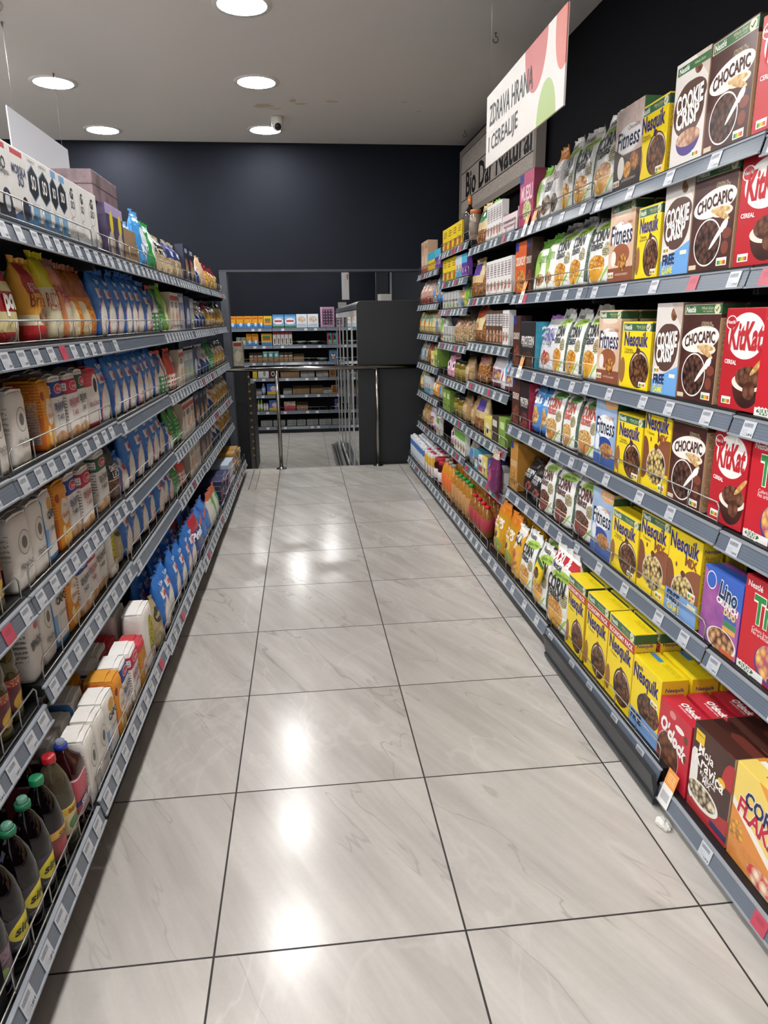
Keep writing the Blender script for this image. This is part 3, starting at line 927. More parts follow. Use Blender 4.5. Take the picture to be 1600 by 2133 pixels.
kind('econ', N_, 'cereal box', 'yellow economy pack cereal box with red stripe', 'box', .2, .302, .075, '#f1d51e', [('S', 'r', (-.5, .5, 0, 1), '#d3ab22'), ('S', 'l', (-.4, .4, .08, .8, 55), '#8a7220'), ('T', 'r', (-.42, -.1, .1, .5), '#3f86c8'), ('T', 'l', (-.05, .45, .12, .85, 26), '#b89a20')] + [('F', 'e', (.16, .25, .33, .22), '#2a2634'), ('F', 'e', (.17, .25, .3, .2), '#d9c7b6'), ('F', 'e', (.17, .23, .3, .2), BALLS), ('F', 'e', (.1, .45, .07, .035), '#5f3826'), ('F', 'e', (-.42, .2, .1, .16), '#9a6a3c'), ('F', 'r', (-.6, .6, .77, .88), '#b83a34')] + nband(.885, .995), ntext(.885, .995) + [T('ECONOMY PACK', 0, .825, .92, '#f4efe6', b=.03), T('Nesquik', .0, .65, .86, '#2a2a78', b=.03, sy=1.4), T('7 Vitamins,', -.22, .55, .3, '#4a4030'), T('Nesquik', 0, .86, .75, '#2a2a78', b=.02, face='R'), T('Nestlé', 0, .91, .35, '#5a3a20', b=.02, face='R')], flap='#e9cf20')
def cook(free):
    L = [('F', 'e', (.2, .88, .12, .07), 'v:#9a6a4a:#5a3524:60'), ('F', 'h', (.6, 1.0, 1.04), 'n:#d8cdc2:#b9a596:7'), ('F', 'e', (-.02, .52, .46, .26), '#5a4038'), ('F', 'e', (.08, .64, .4, .14), '#5a4038')]
    t = [T('COOKIE', 0, .605, .8, '#f2efe9', b=.04, sy=1.75, rot=.06), T('CRISP', -.03, .455, .7, '#f2efe9', b=.04, sy=1.45, rot=.06)]
    if free:
        L += [('F', 'h', (.18, -1, -.24), '#6fa6e0'), ('F', 'r', (.2, .42, .2, .24), '#f0ead0')] + nutri(-.33, .27, .9)
        t += [T('FREE', -.2, .165, .44, '#1f2a50', b=.04, sy=1.2, rot=.05), T('FAMILY MEMORY', -.2, .105, .44, '#e9eef6', b=.01, rot=.05), T('GAME', -.22, .05, .4, '#e8e04a', b=.03, rot=.05)]
    else:
        L += [('F', 'r', (-.45, .6, .88, .96), GREEN), ('F', 'E', (.03, .24, .36, .16), '#4a3580'), ('F', 'e', (.03, .25, .36, .08), 'v:#d8b49a:#9a6a50:55')] + nutri(.3, .07, .9)
        t += [T('Nestlé', -.24, .92, .3, '#eef0ea', b=.02), T('Whole Grain', .22, .92, .3, '#d9d7b0', sh=.2)]
    return L, t
for kk, fr, dsc in (('cookW', 0, 'pale grey cereal box with purple bowl'), ('cookF', 1, 'grey cereal box with bright blue FREE corner')):
    a, b = cook(fr)
    kind(kk, N_, 'cereal box', dsc, 'box', .172, .278, .06, '#dcd6d1', [('S', 'r', (-.5, .5, 0, 1), '#b39a86'), FINE] + a, b, flap='#cfc6be')
kind('choc', N_, 'cereal box', 'dark brown cereal box with white name blob', 'box', .207, .275, .065, 'n:#5c3029:#3c201d:9', [('S', 'r', (-.5, .5, 0, .85), TAN), FINE, ('F', 'o', (.01, .635, .485, .17, .13), '#efece6'), ('F', 'e', (.2, .54, .24, .055), '#e8dcc8'), ('F', 'o', (.17, .555, .22, .04, -.05), 'n:#b8864a:#e8d0a0:70'), ('F', 'o', (.18, .515, .22, .04, -.35), 'n:#b8864a:#e8d0a0:70'), ('F', 'e', (-.08, .27, .32, .225), '#e9e7e4'), ('F', 'e', (-.08, .27, .3, .21), 'v:#6a4438:#140a08:60'), ('F', 'o', (.17, .335, .26, .035, .75), '#e9e7e4'), ('F', 'o', (.28, .4, .1, .055, .75), '#f0eeeb'), ('F', 'e', (.36, .33, .1, .05), '#7d4030'), ('F', 'e', (.34, .2, .08, .06), '#7d4030'), ('F', 'r', (-.48, -.3, .025, .07), '#d8cbb0')] + nband() + nutri(.3, .07), ntext() + [T('CHOCAPIC', .01, .63, .8, '#4a2620', b=.03, sy=1.35, arc=.16, rot=.1), T('STRONG IN', .16, .8, .26, '#d8c8a8'), T('CHOCOLATE', .18, .77, .32, '#d8c8a8')], flap='#3c201d')
kind('kit', N_, 'cereal box', 'red cereal box with big white oval', 'box', .172, .258, .075, '#b8202c', [('S', 'l', (-.4, .4, .1, .8, 60), '#8a2028'), ('F', 'e', (.02, .73, .43, .225), '#efece8'), ('F', 'e', (-.36, .86, .13, .07), '#efece8'), ('F', 'e', (-.36, .86, .115, .06), '#b8202c'), ('F', 'E', (.16, .27, .34, .24), 'n:#5a2a22:#2a1210:7'), ('F', 'e', (.16, .28, .36, .09), '#e9dfd4'), ('F', 'e', (.18, .33, .31, .11), 'v:#8a5a44:#34180f:48'), ('F', 'e', (.22, .21, .14, .09), 'v:#8a5a44:#4a2618:40'), ('F', 'o', (.36, .45, .2, .045, .75), 'n:#b8803a:#e8c88a:70')] + nutri(-.3, .08), [T('KitKat', .02, .73, .78, '#b8202c', b=.035, sy=1.9, sh=.12), T('CEREAL', -.28, .47, .3, '#efece8', b=.03, rot=-.06), T('Nestlé', -.36, .865, .2, '#efece8', b=.02)], flap='#a81c28')
kind('trix', N_, 'cereal box', 'red cereal box with green lettering', 'box', .188, .262, .07, '#c42230', [('F', 'e', (.2, .22, .33, .2), '#5a3a78'), ('F', 'e', (.2, .24, .3, .18), 'v:#f0c860:#b0506a:45'), ('F', 'e', (.3, .42, .12, .1), 'v:#f0c860:#d06a4a:45'), ('F', 'r', (-.5, .1, 0, .08), '#ece9e6'), ('F', 'e', (-.28, .045, .17, .03), '#2f7a44'), ('F', 'e', (.22, .08, .04, .03), '#5a2a78')], [T('Trix', .08, .7, .72, '#efece8', b=.075, sy=1.4), T('Trix', .08, .7, .7, '#2f8a44', b=.03, sy=1.4, off=.0014), T('Nestlé', -.28, .92, .32, '#efece8', b=.02), T('Colors from natural', .06, .5, .62, '#efece8'), T('No artificial flavors', .06, .46, .62, '#efece8'), T('300g', -.28, .045, .26, '#efece8', b=.02, off=.0014)], flap='#b41c2a')
kind('lino', N_, 'cereal box', 'purple and blue cereal box', 'box', .188, .222, .07, 'n:#7a3f92:#c070a8:7', [('S', 'r', (-.5, .5, 0, 1), '#5a3a8a'), ('F', 'h', (.35, 1, .8), '#3a64c0'), ('F', 'e', (-.3, .84, .13, .12), '#e4e8f4'), ('F', 'e', (-.3, .84, .115, .105), '#3a64c0'), ('F', 'r', (.1, .42, .44, .5), '#3a64a8'), ('F', 'r', (.1, .42, .37, .43), '#3a8a50'), ('F', 'r', (.1, .42, .3, .36), '#e0a850'), ('F', 'e', (.1, .13, .38, .17), '#e9e4ea'), ('F', 'e', (.1, .14, .34, .15), 'v:#e0b080:#5a2f1c:52'), ('F', 'E', (.28, .06, .22, .06), '#d0603a')], [T('Lino', .17, .78, .48, '#e8f0f6', b=.075, sy=1.3, rot=-.12), T('Lino', .17, .78, .46, '#1f3a5a', b=.03, sy=1.3, rot=-.12, off=.0014), T('CRUNCH', .16, .63, .56, '#f2efe6', b=.05, rot=-.12), T('DUO', .25, .535, .3, '#e0c890', b=.05, rot=-.1)], flap='#3a64c0')
kind('ocl', N_, 'cereal box', 'red cereal box with lobed white lettering', 'box', .178, .23, .068, '#c0283a', [('S', 'r', (-.5, .5, 0, 1), '#a01c2c'), ('F', 'e', (-.14, .3, .36, .32), '#d8a8a8'), ('F', 'e', (-.14, .3, .345, .305), 'v:#8a5a40:#4a2a1c:42'), ('F', 'e', (.16, .8, .14, .04), '#ece9e6'), ('F', 'e', (-.08, .9, .1, .05), '#dd8888'), ('F', 'e', (.38, .5, .05, .05), '#6a3a28'), ('F', 'e', (.36, .75, .06, .06), '#6a3a28')], [T("O'clock", .0, .62, .86, '#efece8', b=.05, rot=-.28, sy=1.3), T("O'clock", .05, .1, .5, '#efece8', b=.05, face='T', sh=.2), T('breakfast time', .05, -.15, .4, '#efece8', face='T')], flap='#c83040')
kind('krav', N_, 'cereal box', 'dark chocolate cereal box with milk splash', 'box', .19, .262, .08, 'n:#4a2822:#2e1a18:6', [('T', 'h', (1.6, .9, .5), '#6a342c'), ('T', 'h', (-1.6, .9, .9), '#3a201c'), ('S', 'r', (-.5, .5, 0, 1), '#a8906e'), FINE, ('F', 'U', (.45, .62, .2, .28), '#b02a34'), ('F', 'h', (.2, -1, -.2), '#a82a30'), ('F', 'e', (-.42, .42, .12, .3), '#e6e2dc'), ('F', 'e', (-.15, .25, .42, .14), '#e6e2dc'), ('F', 'e', (-.15, .26, .36, .11), 'v:#e8dcb8:#3a1c14:60'), ('F', 'r', (-.44, -.22, .8, .94), '#e8c22c'), ('F', 'e', (.26, .62, .09, .05), '#e8b82c'), ('F', 'r', (.1, .5, .05, .12), '#2a2f58'), ('F', 'r', (.1, .5, .0, .05), '#b02a34')], [T('Moja', -.14, .735, .38, '#f2efe9', b=.02, rot=-.1), T('Kravica', -.03, .615, .74, '#f2efe9', b=.02, sy=1.15, rot=-.12), T('KUBLICE', -.04, .5, .4, '#f2efe9', b=.02, rot=-.08), T('MIX', -.06, .445, .2, '#f2efe9', b=.02, rot=-.08), T('8 vitamina', -.33, .9, .18, '#3a3020')], flap='#4a2822')
kind('corn2', N_, 'cereal box', 'yellow corn flakes box with orange stripe', 'box', .205, .268, .08, '#ecd06a', [('T', 'r', (-.5, .5, .5, 1), '#e09030'), ('T', 'r', (-.44, -.1, .2, .8), '#f0ece2'), ('F', 'h', (.6, 1, .95), '#e39a38'), ('F', 'h', (-.35, -1, -.46), '#efe6da'), ('F', 'h', (-.35, -1, -.38), '#d98a3c'), ('F', 'e', (-.36, .3, .13, .13), 'v:#e8b04a:#9a5a20:60'), ('F', 'h', (0, -1, -.24), 'n:#c87a36:#dd9a52:14'), ('F', 'e', (.2, .1, .3, .1), 'v:#f2e6c8:#c83a3a:40')], [T('CORN', .06, .72, .68, '#e9e4da', b=.07, rot=-.1, sy=1.2), T('CORN', .06, .72, .66, '#25305a', b=.03, rot=-.1, sy=1.2, off=.0014), T('FLAKES', .04, .575, .86, '#f2ece2', b=.07, rot=-.14, sy=1.2), T('FLAKES', .04, .575, .84, '#c02c40', b=.03, rot=-.14, sy=1.2, off=.0014), T('FLAKES', .15, .0, .6, '#c84a3a', b=.04, face='T')], flap='#ecd06a')
kind('mues', N_, 'muesli box', 'magenta muesli box with blue corner', 'box', .2, .25, .06, '#b0426a', [('F', 'r', (-.5, -.2, .82, 1), '#2a3a80'), ('F', 'e', (.05, .3, .3, .18), 'v:#e8e0c0:#8aa040:60'), ('S', 'r', (-.5, .5, 0, 1), '#8a2f52')], [T('MUESLI', .02, .62, .8, '#e8c8d2', b=.03, sy=1.8)], flap='#8a2f52')
kind('mchoc', N_, 'muesli box', 'dark brown muesli box with blue corner', 'box', .13, .255, .06, '#4a2c26', [('F', 'r', (-.5, -.1, .82, 1), '#2a3a80'), ('F', 'e', (.05, .22, .4, .2), 'v:#a05a40:#3a1a14:60'), ('S', 'r', (-.5, .5, 0, 1), '#3a2420')], [T('CRUNCHY', .02, .6, .85, '#d8c8be', b=.03, sy=2.0)], flap='#33201c')
kind('morange', N_, 'muesli box', 'orange muesli box with blue corner', 'box', .18, .25, .06, '#d2602c', [('F', 'r', (-.5, -.2, .82, 1), '#2a3a80'), ('F', 'e', (.05, .25, .38, .2), 'v:#e8b060:#8a3a1a:60'), ('S', 'r', (-.5, .5, 0, 1), '#a8481e')], [T('CRUNCHY', .02, .62, .85, '#f0dcc8', b=.03, sy=1.8)], flap='#a8481e')
kind('teal', N_, 'granola box', 'black and teal granola box', 'box', .2, .225, .15, '#2c2a2c', [('S', 'r', (-.5, .5, 0, 1), 'n:#3a9ab0:#2c7f98:30'), ('F', 'e', (.0, .18, .4, .2), 'v:#6a4a3a:#241512:60')], [T('PROTEIN', 0, .6, .8, '#e6e2dc', b=.02, sy=1.4), T('GRANOLA', 0, .5, .7, '#b8b4ae', b=.01), T('23', -.1, .8, .4, '#dff0f4', face='R', b=.04)], flap='#2c7f98')
kind('redd', N_, 'granola box', 'black and crimson granola box', 'box', .15, .235, .15, '#2e2224', [('S', 'r', (-.5, .5, 0, 1), 'n:#a01c3c:#84142f:30'), ('F', 'e', (.0, .18, .4, .2), 'v:#a04a4a:#2a1214:60')], [T('PROTEIN', 0, .6, .8, '#e6e2dc', b=.02, sy=1.4), T('GRANOLA', 0, .5, .7, '#b8b4ae', b=.01), T('23', -.1, .8, .4, '#f4dfe4', face='R', b=.04)], flap='#84142f')
kind('gold', N_, 'muesli box', 'golden brown muesli box', 'box', .14, .26, .17, '#c08a3e', [('F', 'r', (-.5, -.1, .85, 1), '#2a3a80'), ('S', 'r', (-.5, .5, 0, 1), '#a06f2c'), ('F', 'e', (0, .2, .4, .2), 'v:#e0b060:#8a5a20:60')], [T('CRUNCHY', .02, .55, .85, '#e8d0a0', b=.03, sy=2.0)], flap='#a06f2c')
# ---- cereal bags
def cfl(name, ncol, leaf, bowlc, fill, text2=None):
    L = [('S', 'r', (-.45, .45, .05, .8), '#46594a'), ('S', 'l', (-.4, .4, .08, .76, 40), '#6b7d6e'), ('F', 'o', (.1, .785, .36, .1, .12), leaf), ('F', 'e', (.29, .45, .13, .1), '#b7ae8a'), ('F', 'l', (.17, .41, .37, .53, 40), '#5a5640'), ('F', 'E', (-.05, .26, .34, .24), bowlc), ('F', 'e', (-.05, .29, .33, .1), fill), ('F', 'r', (-.45, .3, .205, .215), '#f0e4c8'), ('F', 'o', (.3, .13, .2, .035, .9), '#9cc060')]
    t = [T('Nestlé', -.12, .89, .42, '#3a3a3e', b=.02), T('gluten free', .12, .79, .5, '#3f5a22', rot=.1), T('CORN', -.06, .655, .72, ncol, b=.03, sy=1.35, rot=.04), T('flakes', -.1, .53, .5, ncol, b=.02, sy=1.2, rot=.04)]
    return L, t
WHT = '#e8e8e6'
L_, t_ = cfl('', '#26272b', '#a9cb5a', '#dca23a', FLK)
kind('cf', 'corn_flakes_bag', 'cereal bag', 'white corn flakes bag with yellow bowl', 'gus', .19, .285, .09, WHT, L_, t_, seal='#dededc')
kind('cfx', 'corn_flakes_bag', 'cereal bag', 'white corn flakes bag with yellow bowl', 'gus', .19, .285, .09, WHT, L_, t_, seal='#dededc')
kind('xxl', 'corn_flakes_bag', 'cereal bag', 'giant white corn flakes bag with red banner', 'gus', .25, .385, .11, WHT, [q for q in L_ if q[3] != '#a9cb5a'] + [('F', 'o', (.1, .68, .38, .1, .12), '#a9cb5a'), ('F', 'r', (-.48, .48, .8, .9), '#c23a40')], [T('XXL &', -.08, .85, .66, '#f4efec', b=.04, sy=1.2), T('Nestlé', -.16, .76, .4, '#3a3a3e', b=.02), T('gluten free', .1, .685, .5, '#3f5a22', rot=.1), T('CORN', -.06, .555, .76, '#26272b', b=.03, sy=1.35, rot=.04), T('flakes', -.1, .445, .52, '#26272b', b=.02, sy=1.2, rot=.04)], seal='#dededc')
L_, t_ = cfl('', '#b84a3a', '#5f9a52', '#c98a4a', 'v:#e8c88a:#b07a3a:90')
kind('cfr', 'corn_flakes_bag', 'cereal bag', 'white corn flakes bag with red lettering', 'gus', .19, .275, .09, WHT, L_, t_, seal='#dededc')
L_, t_ = cfl('', '#5a2f30', '#a0c457', '#7d3a34', 'v:#8a5a48:#3a1f18:90')
kind('cfb', 'corn_flakes_bag', 'cereal bag', 'white corn flakes bag with brown bowl', 'gus', .19, .29, .09, WHT, L_, t_, seal='#c9c9c9')
kind('cfo', 'cereal_bag', 'cereal bag', 'white cereal bag with orange top', 'gus', .13, .27, .08, '#e6e3df', [band(.8, 1, '#d98a3a'), ('F', 'e', (.0, .2, .4, .14), 'v:#8a7a6a:#3a2a24:60')], [T('Muesli', 0, .62, .8, '#7d3a40', sh=.2, sy=1.6)], seal='#d98a3a')
kind('cfs', 'cereal_bag', 'cereal bag', 'white cereal bag with silver side', 'gus', .13, .24, .09, '#e4e3e0', [('S', 'r', (-.5, .5, 0, 1), '#9a9a9c'), ('F', 'e', (.0, .25, .4, .18), 'v:#8a6a4a:#2e1c14:50'), ('F', 'r', (-.5, .0, .7, .95), '#d8d0c0')], [T('GRAN', .1, .58, .7, '#4a4240', b=.03, sy=1.8)], seal='#e4e3e0')
kind('gwbag', 'cereal_bag', 'cereal bag', 'white and green cereal bag', 'gus', .14, .24, .08, '#e6e8e0', [band(.82, 1, '#7dbb4a'), ('F', 'e', (-.2, .5, .3, .26), '#9cc45a'), ('F', 'e', (.1, .2, .3, .12), 'v:#d8b080:#6a3a24:60')], [T('Vegan', 0, .6, .8, '#6a9a3a', sy=1.6)], seal='#7dbb4a')
kind('silv', 'cereal_bag', 'cereal bag', 'silvery cereal bag with blue lettering', 'gus', .19, .26, .09, '#d4d4d8', [('S', 'r', (-.5, .5, 0, 1), '#a4a4aa'), ('F', 'e', (0, .22, .3, .12), 'v:#c8a070:#a03a3a:70'), ('F', 'e', (-.1, .32, .06, .05), '#a8304a')], [T('CEREAL', 0, .65, .8, '#5a5a9a', b=.02, sy=1.8), T('Crispy', 0, .5, .6, '#6a6a80')], seal='#8a5a9a')
kind('bluebag2', 'cereal_bag', 'cereal bag', 'bright blue cereal bag', 'pillow', .13, .25, .09, '#4f8fd0', [('F', 'e', (0, .35, .36, .2), 'v:#e0c890:#a06a40:60'), band(0, .12, '#3a6cb0')], [T('Balls', 0, .68, .8, '#eef2f6', b=.03)], seal='#6aa4dc')
kind('black', 'protein_bag', 'cereal bag', 'black protein granola bag', 'pillow', .16, .2, .12, '#1c1c1f', [('F', 'e', (.2, .3, .2, .12), 'v:#a05a50:#2a1414:60'), ('S', 'r', (-.5, .5, .6, 1), '#2a2a2e')], [T('PROTEIN', 0, .66, .7, '#d8d8da', b=.02), T('POWDER', 0, .55, .6, '#b8b8ba', b=.02)], seal='#26262a')
kind('gal', 'cereal_bag', 'cereal bag', 'yellow and white cereal bag', 'gus', .16, .27, .08, '#e3a93a', [('F', 'h', (-.5, 1, .62), '#e9e6e0'), ('F', 'e', (0, .2, .4, .14), 'v:#f0c860:#a05a20:70'), ('F', 'e', (-.2, .42, .2, .1), '#b8503a')], [T('GALA', 0, .74, .8, '#2c2a2c', b=.04, sy=1.4)], seal='#e9e6e0')
kind('ycer', 'snack_bag', 'snack bag', 'shiny yellow snack bag with orange top', 'pillow', .2, .3, .1, 'n:#d8a020:#b88018:10', [band(.78, .93, '#d07a20'), ('F', 'e', (-.1, .4, .3, .16), '#e6c040'), ('F', 'e', (.1, .2, .26, .12), '#8a9a3a'), ('F', 'e', (-.1, .36, .12, .07), '#3a2a20')], [T('FLIPS', 0, .6, .7, '#e8e0d0', b=.04)], seal='#d07a20', rough=.18)
kind('purp', 'snack_bag', 'snack bag', 'purple snack bag', 'pillow', .12, .24, .08, '#6a2f5a', [band(.8, .93, '#c8b8a8'), ('F', 'e', (0, .4, .3, .16), '#b04a6a')], [], seal='#b8a89a', rough=.2)
# ---- left side: salt, flour, sugar, pasta
def saltbox(key, dsc, w, L, t):
    kind(key, 'salt_box', 'salt box', dsc, 'box', w, .185, .06, '#e6e5e3', L, t, flap='#dad9d7')
saltbox('salt_a', 'white salt box with navy base', .105, [('F', 'r', (-.4, .3, .9, .97), '#c23a44'), ('F', 'h', (0, -1, -.2), '#242a3c'), ('F', 'e', (.1, .22, .3, .2), '#2c3346'), ('F', 'e', (.1, .24, .16, .12), '#d8dfe6'), ('F', 'r', (-.5, .5, 0, .04), '#4a5a78')], [T('SO', 0, .72, .4, '#2a2e3a', b=.02, sy=1.2), T('KUHINJSKA', 0, .6, .72, '#2a2e3a', b=.01)])
saltbox('salt_b', 'white sea salt box with blue base', .112, [('F', 'r', (-.4, .3, .9, .97), '#c23a44'), ('F', 'h', (.2, -1, -.22), '#49688f'), ('F', 'e', (.2, .24, .2, .16), '#2c3346')], [T('MORSKA', 0, .72, .84, '#2f3f66', b=.02, sy=1.3), T('SO', .05, .59, .34, '#2f3f66', b=.02, sy=1.2)])
HEX = [('F', 'x', (0, .64, .46, .25), '#6a8aa8'), ('F', 'x', (0, .64, .41, .225), '#1d2128'), ('F', 'r', (-.3, .3, .12, .36), '#79a8d0'), ('F', 'h', (0, -1, -.12), '#55626e'), ('F', 'e', (-.2, .1, .3, .1), '#3f6f96')]
saltbox('salt_hex', 'white salt box with black hexagon', .086, HEX, [T('SO', 0, .65, .42, '#eceaea', b=.03, sy=1.7), T('MORSKA SO', 0, .93, .6, '#4a4e58')])
saltbox('salt_slim', 'slim white salt box with blue square', .07, [('F', 'r', (-.2, .4, .88, .98), '#7aa8d4')] + HEX, [T('SO', 0, .65, .4, '#eceaea', b=.03, sy=1.7)])
saltbox('salt_sk', 'white salt box with ink sketch', .115, [('F', 'e', (0, .62, .3, .2), '#4a4e58'), ('F', 'e', (0, .62, .285, .19), '#e6e5e3'), ('F', 'h', (0, -1, -.16), '#a8abb0'), ('F', 'h', (0, -1, -.06), '#3d4564'), ('F', 'e', (-.1, .26, .16, .16), '#8d9096'), ('F', 'e', (-.1, .26, .14, .14), '#dcdcdc')], [T('G', 0, .8, .26, '#22262e', b=.04), T('SO', .02, .62, .34, '#3a4660', b=.02)])
kind('navybox', 'spice_bag', 'bag', 'navy blue bag with white lettering', 'pillow', .13, .17, .07, '#262e4c', [('F', 'r', (-.4, .4, .05, .35), 'n:#c8bfae:#3a3f58:30')], [T('BIO SO', .05, .62, .6, '#e6e6e8', b=.03, sy=1.4)], seal='#20273f', rough=.5)
kind('lavbox', 'rice_box', 'box', 'lavender box with yellow flower', 'box', .13, .185, .07, '#4a3f5c', [('F', 'h', (0, 1, .8), '#a99ac4'), ('F', 'e', (.1, .66, .2, .22), '#d8c83a'), ('F', 'e', (.0, .25, .34, .24), 'n:#d8d2c0:#5a4a48:22')], [], flap='#8a7aa8')
kind('crate', 'display_crate', 'crate', 'mauve printed display crate lying on top', 'box', .36, .1, .24, 'n:#8a7478:#5c4a50:14', [band(.5, .54, '#2a2228')], [], flap='#7a686c')
kind('card', 'cardboard_box', 'box', 'plain brown cardboard box', 'box', .2, .13, .12, 'n:#a38a6c:#8d7458:9', [], [], flap='#b59a7a')
kind('flakes', 'oat_bag', 'bag', 'clear bag of oat flakes', 'pillow', .15, .19, .09, 'v:#c9a97c:#8a6236:110', [band(.78, 1, '#7aa0c8')], [], seal='#8ab0d4', rough=.2)
kind('bluebag', 'oat_bag', 'bag', 'sky blue and white bag', 'pillow', .19, .25, .09, '#3f8fd0', [('F', 's', (.0, .6, .5, .2, .1, .5, .4, .24), '#e3e9ee'), ('F', 'e', (.0, .2, .4, .16), '#5aa2dc')], [T('Kvas', -.05, .38, .6, '#f0f3f6', b=.03, rot=.3)], seal='#5aa4e0', rough=.2)
kind('greenbag', 'oat_bag', 'bag', 'green and white bag', 'pillow', .16, .22, .09, '#2f9348', [('F', 's', (.0, .5, .3, .4, .2, .5, .4, .4), '#e6ebe4')], [], seal='#3aa854', rough=.2)
kind('hutne', 'oat_bag', 'bag', 'oat bag with black top', 'gus', .17, .2, .09, 'v:#d9c9a8:#9a7f58:110', [band(.5, 1, '#1d1a1a'), ('F', 'r', (-.5, .5, .62, .66), '#c8b088')], [T('7 hutne', 0, .55, .75, '#e9e6e0', b=.02)], seal='#b8a888', rough=.3)
kind('navybag', 'oat_bag', 'bag', 'oat bag with navy top', 'gus', .19, .2, .09, 'v:#d9c9a8:#8f7650:110', [band(.5, 1, '#2a366c'), ('F', 'e', (0, .3, .4, .2), 'v:#d9c9a8:#8f7650:110')], [T('oves', 0, .65, .6, '#dfe3ee', b=.02)], seal='#c8bda0', rough=.3)
kind('darkbox', 'pasta_box', 'pasta box', 'dark navy pasta box', 'box', .19, .215, .05, '#23283e', [('F', 'e', (.1, .35, .3, .28), 'n:#d0a878:#23283e:20'), ('F', 'e', (-.15, .55, .1, .12), '#a84a40'), ('F', 'r', (-.3, .3, .78, .92), '#3a4470')], [T('PASTA', 0, .85, .5, '#d8d8e0', b=.02)], flap='#1d2236')
kind('whitebag', 'pasta_bag', 'pasta bag', 'white and navy pasta bag with red top', 'pillow', .19, .2, .09, '#e6e4e2', [band(.86, 1, '#b83a44'), ('F', 'h', (-.4, -1, -.36), '#2f3f74'), ('F', 'r', (-.2, .25, .55, .68), '#c04048')], [T('pasta', 0, .62, .36, '#f0ece8', b=.02)], seal='#b83a44', rough=.25)
kind('beigebag', 'pasta_bag', 'pasta bag', 'plain beige paper bag', 'pillow', .2, .22, .09, '#c9a988', [], [], seal='#d4b494', rough=.5)
PST = 'v:#dcb45c:#a87a2c:80'
kind('pastar', 'pasta_bag', 'pasta bag', 'clear pasta bag with dark red top', 'pillow', .19, .2, .1, PST, [band(.66, 1, '#7d2430'), ('F', 'r', (-.3, .3, .5, .64), '#a82a38')], [T('PASTA', 0, .57, .5, '#ece4da', b=.02)], seal='#6a1c28', rough=.18)
kind('pastay', 'pasta_bag', 'pasta bag', 'clear pasta bag with black top', 'pillow', .2, .21, .1, PST, [band(.72, 1, '#1f2022'), ('F', 'e', (0, .6, .3, .1), '#d8d2c4')], [], seal='#16171a', rough=.18)
kind('polenta', 'polenta_bag', 'flour bag', 'red and cream polenta bag', 'pillow', .15, .235, .09, '#e2d6a0', [band(.62, 1, '#a81f2c'), ('F', 'r', (-.32, .45, .32, .52), '#b8242f'), ('F', 'e', (.3, .08, .3, .14), '#d8c8a0'), ('F', 'r', (-.6, .1, 0, .12), '#c0282c')], [T('pol', .05, .42, .5, '#f2efe9', b=.05, sy=1.1)], seal='#8a1a24', rough=.22)
kind('brasno', 'semolina_bag', 'flour bag', 'yellow semolina bag with red ribbon', 'pillow', .17, .225, .1, '#e6ab3c', [band(0, .2, '#c22a2c'), band(.2, .32, '#e8dcbc'), ('F', 'r', (-.35, .15, .58, .92), '#b02a30'), ('F', 'e', (.12, .28, .3, .13), 'v:#c8946a:#5a3424:40')], [T('Brašno', .0, .5, .72, '#8a2a1c', sh=.2, sy=1.3), T('griz', -.1, .66, .3, '#eee0d0')], seal='#d8a040', rough=.4)
kind('riceyel', 'rice_bag', 'rice bag', 'rice bag with yellow top', 'pillow', .14, .26, .09, '#d8d2b0', [band(.6, 1, '#d6cb2c'), ('F', 'h', (1, -.2, .2), '#8ab060')], [T('RIŽOTO', 0, .48, .8, '#a03a34', sy=1.9), T('Carnaroli', 0, .37, .7, '#a03a34')], seal='#cfc428', rough=.22)
kind('ricepink', 'rice_bag', 'rice bag', 'rice bag with salmon pink label', 'pillow', .13, .235, .09, '#d4cbb8', [band(.4, 1, '#e0a898'), ('F', 'h', (-1, 0, .2), '#d88a5a')], [T('PAELLA', 0, .6, .8, '#a8303c', sy=1.7), T('Ponni', .05, .5, .5, '#a8303c')], seal='#7a4a3c', rough=.22)
kind('corn', 'corn_grits_bag', 'flour bag', 'brown bag with printed corn cobs', 'pillow', .15, .24, .09, '#a8602c', [band(0, .55, '#d2762a'), ('F', 'e', (0, .32, .32, .24), 'v:#f0a83c:#b8581c:130'), ('F', 's', (-.3, .25, .3, .3, -.4, .2, .3, .3), '#e8d8b0')], [], seal='#8a5230', rough=.22)
SUG = [('F', 'l', (-.5, .1, .3, .58, 9), '#5a96d8'), ('F', 'o', (.06, .2, .42, .68, -.2), '#c8505f'), ('F', 'o', (.075, .2, .41, .67, -.2), '#e0dcd4'), ('F', 'h', (-1, .45, .5), '#2a6ec0'), ('F', 'r', (-.22, .6, .56, .7), '#e6e6ea')]
SUGT = [T('Šećer', .1, .64, .5, '#c03048', b=.04, sy=1.1), T('Viro', .12, .8, .4, '#dfe8f4', b=.02, rot=.1)]
kind('sugar', 'sugar_bag', 'sugar bag', 'blue sugar bag with white sweep', 'pillow', .13, .245, .08, '#2a6ec0', SUG, SUGT, seal='#2464b4', rough=.22)
kind('sugarsm', 'sugar_bag', 'sugar bag', 'small blue sugar bag', 'pillow', .14, .15, .09, '#2a6ec0', SUG, SUGT, seal='#2464b4', rough=.22)
kind('sugarfl', 'sugar_bag', 'sugar bag', 'blue sugar bag with pink flowers', 'pillow', .14, .235, .08, '#2a6ec0', SUG + [('F', 'e', (.1, .1, .45, .13), 'n:#c8324a:#e4dcd4:45')], SUGT, seal='#2464b4', rough=.22)
